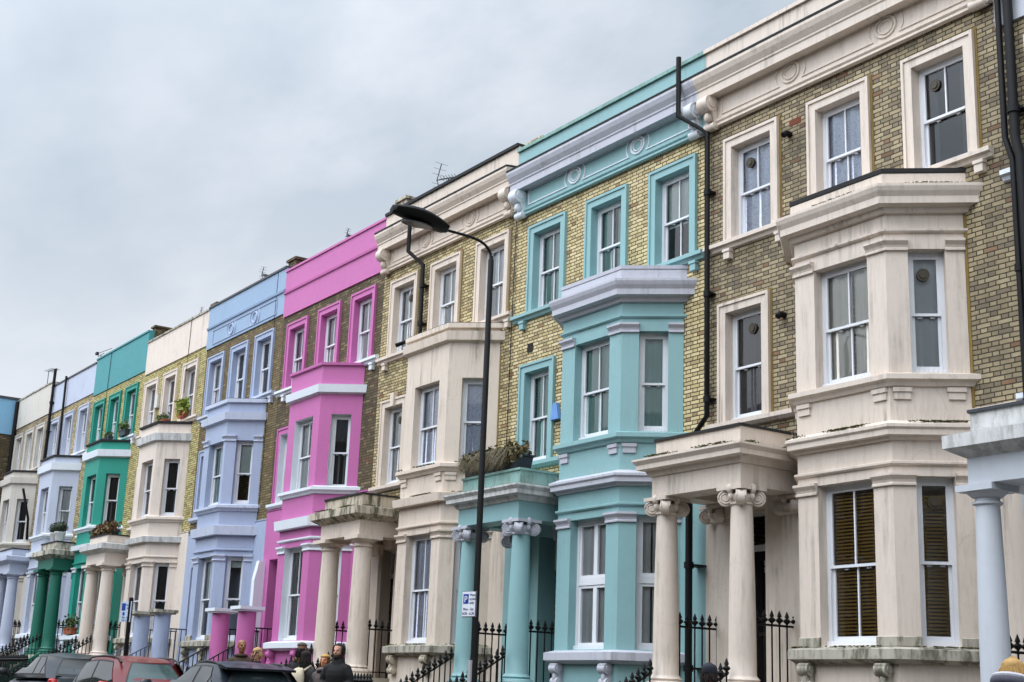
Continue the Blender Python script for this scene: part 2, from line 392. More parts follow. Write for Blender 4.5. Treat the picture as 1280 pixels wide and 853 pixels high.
# ------------------------------------------------------------------ house
def house(h):
    L, W, dz = h['L'], h['W'], h['dz']; xc = L+W/2
    root = thing(h['name'], h['label'], 'house', (L, D, ground(xc)))
    Z = ZE+dz-ground(xc); B = -Z            # local z of the eye datum / local ground is z=-Z in datum terms
    P = h['paint']; T = h.get('trim', P); CAP = h.get('cap', T); RV = h.get('reveal', P); BR = h['brick']; PORT = h.get('portpaint', P)
    def bd(mb, name, mat, par=root, smooth=False): return mb.build(name, mat, par, smooth, (0, 0, -Z))
    u1, u2, u3 = h.get('wu', (1.085, 3.0, 4.9)); hw = h.get('whw', .455)
    a0, a1, a2, a3 = h.get('bay', (2.10, 2.79, 4.50, 5.20)); bd_ = .8
    Pt = h.get('ptop', 11.2); Fb = h.get('fb', 9.67); Gs = h.get('gs', 3.95)
    ZW = (7.55, 9.19); tops = [(u-hw, u+hw, *ZW) for u in (u1, u2, u3)]
    ff = h.get('f1', (.48, 1.30)); f1 = (ff[0], ff[1], 4.48, 6.3)
    door = h.get('door', (.5, 1.34)); dr = (door[0], door[1], .2, 3.02)
    # body: brick upper front, painted ground floor, party walls and roof
    mb = MB(); mb.panel(0, W, Gs, Fb, tops+[f1], reveal=False)
    mb.frame((W, 0), (0, 1)); mb.panel(0, 8, -Z-.3, Fb); mb.frame((0, 8), (0, -1)); mb.panel(0, 8, -Z-.3, Fb); mb.frame((W, 8), (-1, 0)); mb.panel(0, W, -Z-.3, Pt-.3)
    wall = bd(mb, 'wall', BR)
    mb = MB(); mb.panel(0, W, -Z-.3, Gs, [dr], d=.03, depth=.4)
    mb.box(0, W, -.1, .03, Gs-.02, Gs+.03); bd(mb, 'ground_floor_wall', h.get('gpaint', P), wall)
    mb = MB(); mb.quad((0.02, .3, Pt-.35), (W-.02, .3, Pt-.35), (W-.02, 7.98, Pt-.35), (0.02, 7.98, Pt-.35)); bd(mb, 'roof', FELT)
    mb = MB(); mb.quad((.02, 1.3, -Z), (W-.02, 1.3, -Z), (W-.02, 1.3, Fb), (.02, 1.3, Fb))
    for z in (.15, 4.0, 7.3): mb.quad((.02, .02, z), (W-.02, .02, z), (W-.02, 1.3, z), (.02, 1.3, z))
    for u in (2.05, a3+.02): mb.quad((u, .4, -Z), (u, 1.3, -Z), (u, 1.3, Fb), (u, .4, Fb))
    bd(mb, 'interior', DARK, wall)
    # top storey windows
    fr = ((0, 0), (1, 0), Z); cu = h.get('cur', {}); vt = h.get('vent', {})
    for i, t in enumerate(tops):
        w = window(root, fr, *t, depth=.21, cur=cu.get('t%d' % i), vent=vt.get('t%d' % i), munt=h.get('munt%d' % i, h.get('munt', True)))
        architrave(w, fr, *t, P, reveal=h.get('treveal', P), depth=.21, fillet=h.get('moss'))
    w = window(root, fr, *f1, depth=.21, cur=cu.get('f'), vent=vt.get('f'), munt=h.get('fmunt', False)); architrave(w, fr, *f1, P, reveal=RV, depth=.21, key=h.get('key', False), fillet=h.get('moss'))
    # sill string courses
    s0, s1 = h.get('sill', (0.0, W-.05)); SM = h.get('sillm', T)
    mb = MB(); mb.sweep([(s0, 0), (s1, 0)], [(-.02, 7.38), (.05, 7.4), (.07, 7.45), (.12, 7.47), (.12, 7.535), (-.02, 7.56)]); sl0 = bd(mb, 'sill', SM)
    for u in h.get('sbr', (.35, 1.75, 3.9, 5.5)): mb = MB(); mb.box(u-.07, u+.07, -.02, .09, 7.22, 7.39); mb.box(u-.085, u+.085, -.02, .105, 7.34, 7.39); bd(mb, 'bracket', h.get('brm', SM), sl0)
    mb = MB(); mb.sweep([(0.05, 0), (a0-.05, 0)], [(-.02, 4.33), (.06, 4.35), (.11, 4.4), (.11, 4.47), (-.02, 4.5)]); bd(mb, 'sill', SM)
    # roofline
    rt = h.get('roof', 'classic')
    if rt == 'classic':
        mb = MB(); mb.box(0, W, -.2, .05, Fb, 10.4)
        mb.sweep([(0, 0), (W, 0)], [(.03, Fb-.02), (.09, Fb), (.09, Fb+.03), (.07, Fb+.05), (.1, Fb+.08), (.1, Fb+.11), (.04, Fb+.13)])
        fz = bd(mb, 'frieze', P)
        mb = MB(); rs = h.get('rings', (.345, .68)); bz0, bz1 = 9.86, 10.2; e = (.05, .068)
        cuts = [.42]+[r*W for r in rs]+[W-.42]
        for i, (p, q) in enumerate(zip(cuts, cuts[1:])):
            p += .25 if i else 0; q -= .25 if i < len(cuts)-2 else 0; b = .022
            bars = ((p, q, bz0, bz0+b), (p, q, bz1-b, bz1), (p, p+b, bz0+b, bz1-b), (q-b, q, bz0+b, bz1-b))
            for k_, bx in enumerate(bars):
                if (k_ == 2 and i) or (k_ == 3 and i < len(cuts)-2): continue
                mb.box(bx[0], bx[1], e[0]-.01, e[1], bx[2], bx[3])
        for r in rs:
            for rad, th in ((.16, .024), (.105, .018)):
                mb.tube([(r*W+rad*1.2*cos(i/28*2*pi), -.055, 10.03+rad*sin(i/28*2*pi)) for i in range(29)], th, 6, False)
            for s in (-1, 1):
                mb.tube([(r*W+s*(.33*cos(f*.7)), -.055, 10.03+.264*sin(f*.7)) for f in [k/6-1 for k in range(13)]], .014, 6)
        bd(mb, 'ornament', h.get('orn', P), fz, True)
        for u in h.get('cons', (.2, W-.2)):
            mb = MB(); console(mb, u, 9.6, 10.22, o=.04); bd(mb, 'console', h.get('orn', P), fz, True)
        mb = MB(); mb.sweep([(0, 0), (W, 0)], [(-.15, 10.2), (.06, 10.19), (.09, 10.2), (.24, 10.205), (.25, 10.19), (.25, 10.33), (.27, 10.35), (.27, 10.38), (.33, 10.47), (.36, 10.55), (.36, 10.6), (-.15, 10.66)])
        bd(mb, 'cornice', T)
        mb = MB(); mb.sweep([(0, 0), (W, 0)], [(.0, 10.655), (.365, 10.602), (.37, 10.645), (.0, 10.69)]); bd(mb, 'flashing', FELT)
        mb = MB(); mb.box(0, W, -.22, .06, 10.5, Pt-.07); par = bd(mb, 'parapet', P)
        mb = MB(); mb.box(0, W, -.27, .11, Pt-.07, Pt); bd(mb, 'coping', h.get('coping', P), par)
    else:
        mb = MB(); mb.box(0, W, -.2, .035, Fb, Pt-.06)
        if rt == 'band': mb.sweep([(0, 0), (W, 0)], [(.03, 10.28), (.075, 10.3), (.085, 10.36), (.03, 10.38)])
        par = bd(mb, 'parapet', h.get('parpaint', P))
        if h.get('orn'):
            mb = MB(); p, q = .5, W-.45; b = .02
            for bx in ((p, q, 9.75, 9.75+b), (p, q, 10.2-b, 10.2), (p, p+b, 9.75+b, 10.2-b), (q-b, q, 9.75+b, 10.2-b)): mb.box(bx[0], bx[1], .02, .055, bx[2], bx[3])
            for r in (1.9, 3.6):
                mb.tube([(r+.16*cos(i/28*2*pi), -.04, 9.97+.16*sin(i/28*2*pi)) for i in range(29)], .03, 6, False)
                for s in (-1, 1): mb.tube([(r+s*(.32*cos(f*.8)), -.04, 9.97+.3*sin(f*.8)) for f in [k/6-1 for k in range(13)]], .018, 6)
            bd(mb, 'ornament', h['orn'], par, True)
        mb = MB(); mb.box(0, W, -.24, .07, Pt-.06, Pt); bd(mb, 'coping', h.get('coping', LEAD), par)
    if h.get('stack'):
        for (u, w_, zt) in h['stack']:
            mb = MB(); mb.box(u, u+w_, -1.3, -.15, Pt-.6, Pt+zt); mb.box(u-.05, u+w_+.05, -1.35, -.1, Pt+zt, Pt+zt+.07); bd(mb, 'chimney', h.get('stackm', BR))
    # bay
    if h.get('has_bay', True):
        out = [(a0, 0), (a1, -bd_), (a2, -bd_), (a3, 0)]; wf = a2-a1; cl = math.hypot(a1-a0, bd_); k = cl/1.06
        F = [((a0, 0), (a1-a0, -bd_)), ((a1, -bd_), (1, 0)), ((a2, -bd_), (a3-a2, bd_))]
        op = h.get('bw', (.38, 1.38)); c0, c1 = h.get('cw', (.3, .8))
        spans = [(cl-c1*k, cl-c0*k), op, (c0*k, c1*k)]
        GZ = (.88, 3.07); UZ = (4.47, 6.22) if not h.get('uz') else h['uz']; btop = h.get('btop', 7.37)
        mb = MB()
        for i, (o, t) in enumerate(F):
            s = spans[i]; mb.frame(o, t); mb.panel(0, (cl, wf, cl)[i], -Z-.3, btop, [(*s, *GZ), (*s, *UZ)], reveal=False)
        mb.frame(); mb.quad((a0, 0, btop), (a1, -bd_, btop), (a2, -bd_, btop), (a3, 0, btop)); bay = bd(mb, 'bay', P)
        wd = h.get('wd', .25)
        for i, (o, t) in enumerate(F):
            fr2 = (o, t, Z); c = 'lcr'[i]
            ws = (window(root, fr2, *spans[i], *GZ, depth=wd, munt=(i == 1), style=h.get('gstyle', 'sash'), cur=cu.get('g'+c, cu.get('g')), vent=vt.get('g'+c)),
                  window(root, fr2, *spans[i], *UZ, depth=wd, munt=(i == 1 and h.get('umunt', True)), cur=cu.get('u'+c, cu.get('u')), vent=vt.get('u'+c)))
            for w, zz in zip(ws, (GZ, UZ)):
                mb = MB().frame(*fr2); mb.panel(*spans[i], *zz, [(*spans[i], *zz)], depth=wd+.04); mb.build('reveal', h.get('breveal', P), w)
        def pt(i, t):
            o, tt = F[i]; l = math.hypot(*tt); return (o[0]+tt[0]/l*t, o[1]+tt[1]/l*t)
        piers = [[pt(0, 0), pt(0, spans[0][0])], [pt(0, spans[0][1]), (a1, -bd_), pt(1, op[0])], [pt(1, op[1]), (a2, -bd_), pt(2, spans[2][0])], [pt(2, spans[2][1]), (a3, 0)]]
        if h.get('caps', True):
            for z0, zz in ((2.94, 1), (6.19, 1)):
                if z0 > 5 and not h.get('ucaps', True): continue
                for pr in piers:
                    mb = MB(); mb.sweep(pr, [(-.01, z0), (.035, z0+.005), (.035, z0+.03), (.02, z0+.045), (.03, z0+.08), (.07, z0+.125), (.075, z0+.13), (.075, z0+.165), (-.01, z0+.17)])
                    bd(mb, 'capital', CAP, bay)
        st = h.get('bstyle', 'classic')
        W2 = ('wall', 'wall')
        mb = MB(); mb.sweep(out, [(-.01, 3.2), (.03, 3.21), (.05, 3.23), (.05, 3.26), (-.01, 3.28)], W2)
        bd(mb, 'moulding', h.get('mould', P), bay)
        if st == 'classic':
            mb = MB(); mb.sweep(out, [(-.01, 6.44), (.03, 6.45), (.05, 6.47), (.05, 6.5), (-.01, 6.52)], W2)
            bd(mb, 'moulding', h.get('mould', P), bay)
        mb = MB()
        if st == 'classic':
            mb.sweep(out, [(-.01, 3.54), (.05, 3.55), (.07, 3.59), (.13, 3.61), (.14, 3.6), (.14, 3.67), (.17, 3.7), (.17, 3.74), (-.01, 3.82)], W2); bd(mb, 'cornice', h.get('bcorn', T), bay); mb = MB()
            mb.sweep(out, [(-.01, 6.72), (.06, 6.73), (.09, 6.8), (.19, 6.83), (.2, 6.82), (.2, 6.92), (.24, 6.99), (.26, 7.05), (.26, 7.09), (.05, 7.13), (.05, 7.3), (-.01, 7.375)], W2)
        else:
            lo = h.get('lband', (3.66, 3.86)); up = h.get('uband', (7.0, 7.2))
            mb.sweep(out, [(-.01, lo[0]), (.13, lo[0]+.01), (.15, lo[1]-.03), (-.01, lo[1])], W2); bd(mb, 'cornice', h.get('bcorn', T), bay); mb = MB()
            mb.sweep(out, [(-.01, up[0]-.04), (.10, up[0]), (.12, up[1]-.02), (-.01, up[1])], W2)
            if st == 'double': bd(mb, 'cornice', h.get('bcorn', T), bay); mb = MB(); mb.sweep(out, [(-.01, 7.26), (.07, 7.27), (.07, 7.37), (-.01, 7.38)], W2)
        bd(mb, 'cornice', h.get('bcorn', T), bay)
        mb = MB(); mb.sweep(out, [(-.01, btop-.06), (.06, btop-.05), (.065, btop+.012), (-.01, btop+.02)], W2); bd(mb, 'flashing', h.get('bflash', FELT), bay)
        mb = MB(); mb.sweep(out, [(-.01, 4.27), (.04, 4.28), (.06, 4.33), (.12, 4.36), (.12, 4.43), (-.01, 4.47)], W2); bd(mb, 'sill', h.get('bsill', T), bay)
        if h.get('blocks', st == 'classic'):
            for i, ts in ((1, (.05, wf-.27)), (2, (.05, cl-.3)), (0, (.05, cl-.3))):
                for t in ts: mb = MB().frame(*F[i]); mb.box(t, t+.22, -.01, .03, 4.1, 4.25); mb.box(t-.015, t+.235, -.01, .05, 4.2, 4.26); bd(mb, 'apron_block', h.get('blockm', T), bay)
        mb = MB(); mb.sweep(out, [(-.01, .64), (.06, .65), (.14, .69), (.17, .70), (.17, .825), (-.01, .87)], W2)
        sl = bd(mb, 'sill', h.get('slab', STONE), bay)
        if h.get('plinth'):
            for pr in piers: mb = MB(); mb.sweep(pr, [(-.01, .868), (.03, .869), (.035, .985), (-.01, 1.0)]); bd(mb, 'plinth', STONE, bay)
        for t in (.18, wf-.18):
            mb = MB(); console(mb, a1+t, .28, .66, w=.08, d=.12, o=bd_); bd(mb, 'console', h.get('consm', h.get('slab', STONE) if not h.get('slabp') else P), bay, True)
        if h.get('moss'):
            mb = MB(); mb.box(a3+.005, a3+.05, -.02, .012, Gs+.05, 6.7); bd(mb, 'mortar_fillet', plain('ochre_mortar', (132, 110, 58), .9, var=.6, scale=6), bay)
            cl_ = st == 'classic'; moss(out, 7.11 if cl_ else 4.47, .24 if cl_ else .1, bay, Z=Z); moss(out, 3.79 if cl_ else 3.86, .15 if cl_ else .12, bay, 60, Z=Z); moss(out, .87, .12, bay, 30, Z=Z)
        if h.get('spk'): spikes(out, 7.1, .15, bay, Z=Z); spikes(out, 3.8, .06, bay, Z=Z); spikes(out, 4.46, .06, bay, .07, Z=Z)
    # door
    mb = MB(); q = -.38; mb.frame(); mb.box(dr[0], dr[1], q-.06, q, dr[2], 2.42)
    for z0, z1 in ((.45, 1.0), (1.15, 2.25)):
        for s in (0, 1):
            a = dr[0]+.1+s*(dr[1]-dr[0])*.48; b = a+(dr[1]-dr[0])*.32; mb.box(a, b, q-.01, q+.015, z0, z1)
    dm = bd(mb, 'door', h.get('doorm', plain('black_door', (20, 20, 24), .25)))
    mb = MB(); mb.box(dr[0], dr[1], q-.05, q+.03, 2.42, 2.52); mb.box(dr[0], dr[0]+.05, q-.05, q+.03, 2.52, dr[3]); mb.box(dr[1]-.05, dr[1], q-.05, q+.03, 2.52, dr[3]); mb.box(dr[0]+.05, dr[1]-.05, q-.05, q+.03, dr[3]-.05, dr[3])
    fd = bd(mb, 'door_frame', WHITE); mb = MB(); mb.quad((dr[0]+.05, .38, 2.52), (dr[1]-.05, .38, 2.52), (dr[1]-.05, .38, dr[3]-.05), (dr[0]+.05, .38, dr[3]-.05)); bd(mb, 'pane', GLASS, fd)
    mb = MB(); mb.box(dr[0]+.3, dr[0]+.52, q, q+.03, 1.12, 1.17); mb.ball((dr[0]+.08, .36, 1.25), .035); bd(mb, 'door_handle', plain('chrome', (190, 190, 190), .2, 1.0), dm)
    if h.get('number'): number(dm, h['number'], dr[0]+.4, q, Z)
    # portico
    ps = h.get('portico', 'tuscan'); x0, x1 = h.get('pu', (.24, 2.21)); cx = (x0+.09, x1-.22); cy = -1.13; top = .2
    mb = MB(); mb.box(x0-.15, x1+.15, .03, 1.45, -Z-.2, top); nst = max(3, int(round((Z+top)/.17))); rs = (Z+top)/nst
    for i in range(1, nst): mb.box(x0+.25, x1-.3, 1.45, 1.45+.25*(nst-i), -Z-.2+(i-1)*rs*.0, -Z+i*rs)
    bd(mb, 'steps', h.get('stepm', paint('step_stone', (176, 168, 150), .5, .8)))
    if h.get('flank'):
        for u in (x0-.05, x1-.2): mb = MB(); mb.add([(u+s*.2, y, z) for s in (0, 1) for y, z in ((-1.3, -Z-.2), (-1.3, .35), (-3.2, -Z+.25), (-3.2, -Z-.2))], [(0, 1, 2, 3), (4, 7, 6, 5), (0, 4, 5, 1), (1, 5, 6, 2), (2, 6, 7, 3)]); bd(mb, 'step_wall', h['flank'])
    if ps == 'stub':
        for u in h['stubs']:
            mb = MB(); mb.lathe(u, cy, [(.222, -Z), (.222, 1.62)], 28); c = bd(mb, 'column', h['stubm'], root, True)
            mb = MB(); mb.frame((u, cy)); mb.box(-.32, .32, -.32, .32, 1.62, 1.70); mb.box(-.28, .28, -.28, .28, 1.58, 1.62); bd(mb, 'cap', h['stubcap'], c)
    else:
        fy = -1.36; ln = [(x0, 0), (x0, fy), (x1, fy), (x1, 0)]; w = .42
        mb = MB()
        mb.box(x0, x1, 1.36-w, 1.36, 3.13, 3.6); mb.box(x0, x0+w, .03, 1.36-w, 3.13, 3.6); mb.box(x1-w, x1, .03, 1.36-w, 3.13, 3.6)
        mb.box(x0+w, x1-w, .03, 1.36-w, 3.3, 3.4)
        for u in (x0+.31-.2, x1-.22-.2): mb.box(u, u+.36, .03, .12, .2, 2.9); mb.box(u-.04, u+.40, .03, .16, 2.9, 3.12)
        po = bd(mb, 'portico', PORT)
        mb = MB()
        if h.get('pcorn', 'classic') == 'classic':
            mb.sweep(ln, [(-.01, 3.44), (.03, 3.45), (.06, 3.5), (.08, 3.53), (.17, 3.56), (.18, 3.55), (.18, 3.62), (.23, 3.68), (.23, 3.71), (-.01, 3.76)], closed_prof=False)
        else:
            mb.sweep(ln, [(-.01, 3.44), (.1, 3.50), (.2, 3.56), (.2, 3.72), (-.01, 3.76)])
        bd(mb, 'cornice', h.get('pcm', PORT), po)
        mb = MB(); mb.box(x0+.04, x1-.04, .03, 1.32, 3.5, 4.0); bd(mb, 'parapet', h.get('ppm', PORT), po)
        mb = MB(); mb.box(x0+.02, x1-.02, .03, 1.35, 4.0, 4.04); bd(mb, 'flashing', h.get('pflash', FELT), po)
        if h.get('moss'): moss(ln, 3.75, .2, po, 55, .2, Z=Z)
        if h.get('spk'): spikes(ln, 3.76, .08, po, Z=Z)
        CM = h.get('colm', PORT); KM = h.get('capm', CM)
        for u in cx:
            mb = MB()
            if ps == 'ionic':
                shaft(mb, u, cy, top, 2.89, .2, .157); c = bd(mb, 'column', CM, po, True)
                mb = MB(); ionic(mb, u, cy, 2.7, 3.13); mb2 = mb; bd(mb2, 'capital', KM, po, True)
            else:
                tuscan(mb, u, cy, top, 3.13, *h.get('cr', (.22, .185))); bd(mb, 'column', CM, po, True)
        if ps == 'ionic':
            for u in (x0+.09, x1-.24):
                mb = MB(); ionic(mb, u, -.02, 2.55, 3.12, .16, .15); mb.v = [(x, min(y, -.0), z) for x, y, z in mb.v]; bd(mb, 'capital', KM, po, True)
    for i, g in enumerate(h.get('pipes', ())):
        mb = MB(); r = g[1]; mb.tube([(x, -y, z) for x, y, z in g[0]], r, 10)
        for x, y, z in g[2]: mb.tube([(x, -y, z-.05), (x, -y, z+.05)], r*1.35, 10); mb.box(x-r*1.9, x+r*1.9, .0, y-.01, z-.015, z+.015)
        bd(mb, 'drainpipe', PIPE, root, True)
    for pts in h.get('cables', ()):
        mb = MB(); mb.tube([(x, -y, z) for x, y, z in pts], .009, 5); bd(mb, 'cable', BLACK)
    for (x, z, y) in h.get('stubs_vent', ()):
        mb = MB(); mb.tube([(x, .02, z), (x, -.1, z), (x, -.15, z-.05)], .05, 10); bd(mb, 'vent', PIPE, root, True)
    for (x, z, yy, sc, kind) in h.get('aerials', ()): aerial(root, x, z, yy, sc, kind, Z)
    root['Z'] = Z
    return root, Z
def number(door, txt, u, q, Z):
    mb = MB()
    SEG = {'1': 'bc', '8': 'abcdefg', '5': 'afgcd'}; w, hh, s = .045, .075, .01
    for k, ch in enumerate(txt):
        z = 2.30-k*.105
        B = {'a': (0, w, hh-s, hh), 'g': (0, w, hh/2-s/2, hh/2+s/2), 'd': (0, w, 0, s), 'b': (w-s, w, hh/2, hh), 'c': (w-s, w, 0, hh/2), 'f': (0, s, hh/2, hh), 'e': (0, s, 0, hh/2)}
        for c in SEG[ch]: a, b, c0, c1 = B[c]; mb.box(u+a, u+b, q, q+.006, z+c0, z+c1)
    mb.build('number', plain('number_silver', (200, 200, 200), .3), door, False, (0, 0, -Z))
def aerial(root, x, z, y, sc, kind, Z):
    mb = MB(); T = lambda pts, r: mb.tube(pts, r, 5); b = z
    if kind == 'yagi':
        T([(x+.45*sc, y, b-.9), (x+.45*sc, y, b+.02)], .018)
        T([(x-.1*sc, y, b+.16), (x+.95*sc, y, b-.06)], .013)
        for i in range(6): q = x+.16*sc+i*.13*sc; zz = b+.12-i*.028; T([(q, y-.09, zz-.04), (q, y+.09, zz+.04)], .006); T([(q, y-.07, zz+.05), (q, y+.07, zz-.05)], .006)
        for s in (-1, 1):
            T([(x-.08*sc, y, b+.16), (x+.08*sc*1.2, y, b+.16+s*.36*sc)], .012)
            for i in range(3):
                f = (i+1)/3; T([(x-.08*sc+.18*sc*f, y-.17*sc, b+.16+s*.36*sc*f), (x-.08*sc+.18*sc*f, y+.17*sc, b+.16+s*.36*sc*f)], .004)
        T([(x+.4*sc, y, b-.0), (x+.42*sc, y-.03, b-.25), (x+.6*sc, y-.02, b-.45)], .006)
    elif kind == 'tee':
        T([(x, y, b-.9), (x, y, b)], .018); T([(x-.35, y, b+.02), (x+.35, y, b+.02)], .012); T([(x-.35, y, b), (x-.35, y, b+.1)], .01)
        T([(x-.5, y, b+.16), (x+1.6*sc, y, b+.04)], .011); mb.box(x-.62, x-.45, -y-.05, -y+.05, b+.12, b+.22)
    else:
        T([(x, y, b-1.0), (x, y, b+.1)], .016); T([(x-.05, y, b+.1), (x+1.3*sc, y, b+.0)], .012)
        for i in range(6): q = x+i*.2*sc; T([(q, y-.2, b+.08-i*.012), (q, y+.2, b+.08-i*.012)], .007)
    mb.build('aerial', plain('aerial_metal', (60, 62, 66), .5, .6), root, False, (0, 0, -Z))

# paints
CREAM = paint('cream_stucco', (218, 204, 190), .85); CREAM2 = paint('cream_stucco_pale', (218, 203, 187), .85); CREAMW = paint('warm_cream_stucco', (222, 208, 195), .6)
TEAL = paint('teal_stucco', (138, 178, 180), .22); TRIMW = paint('grey_white_trim', (190, 191, 200), .6)
PINK = paint('pink_stucco', (192, 104, 163), .14); PINKW = paint('white_trim', (222, 228, 234), .2)
BLUE = paint('periwinkle_stucco', (162, 174, 199), .4); BLUEP = paint('sky_blue_stucco', (143, 167, 193), .25); BLUET = paint('blue_white_trim', (190, 198, 216), .6)
GREEN = paint('emerald_stucco', (22, 142, 124), .15); GREENP = paint('turquoise_stucco', (60, 142, 146), .2); GREEND = paint('deep_green_stucco', (20, 104, 86), .2)
LAV = paint('lavender_stucco', (184, 191, 208), .3); GREYC = paint('grey_cream_stucco', (204, 198, 188), .55); LBLUE = paint('pale_blue_stucco', (196, 201, 208), .25)
SKYB = paint('sky_blue_band', (128, 178, 210), .2)
CONC = paint('grimy_concrete', (196, 190, 176), .85, .85, (60, 58, 44), moss=.85); CONCW = paint('grimy_white_coping', (206, 206, 204), .8, .8, moss=.35)
GRIMEC = paint('streaked_cream', (196, 184, 164), .85, .8, (50, 46, 30), moss=.9)
TEALG = paint('streaked_teal', (136, 174, 166), .8, .8, (66, 70, 50), moss=.3)
B_YEL = brick('yellow_stock_brick', (224, 206, 160), (194, 174, 122), (146, 126, 88), (44, 36, 24), .2, .12)
B_CRM = brick('sooty_stock_brick', (184, 168, 134), (150, 134, 104), (98, 88, 76), (56, 49, 37), .26, .62)
B_C2 = brick('mellow_stock_brick', (208, 190, 142), (172, 154, 108), (116, 102, 76), (44, 36, 26), .3, .25)
B_DRK = brick('dark_stock_brick', (104, 90, 62), (80, 68, 46), (150, 134, 96), (44, 38, 28), .16, .35)
B_MID = brick('brown_stock_brick', (132, 114, 74), (106, 90, 58), (160, 142, 98), (50, 42, 30), .16, .35)
B_PAL = brick('pale_stock_brick', (206, 194, 132), (178, 164, 104), (128, 116, 78), (70, 60, 40), .2, .1)

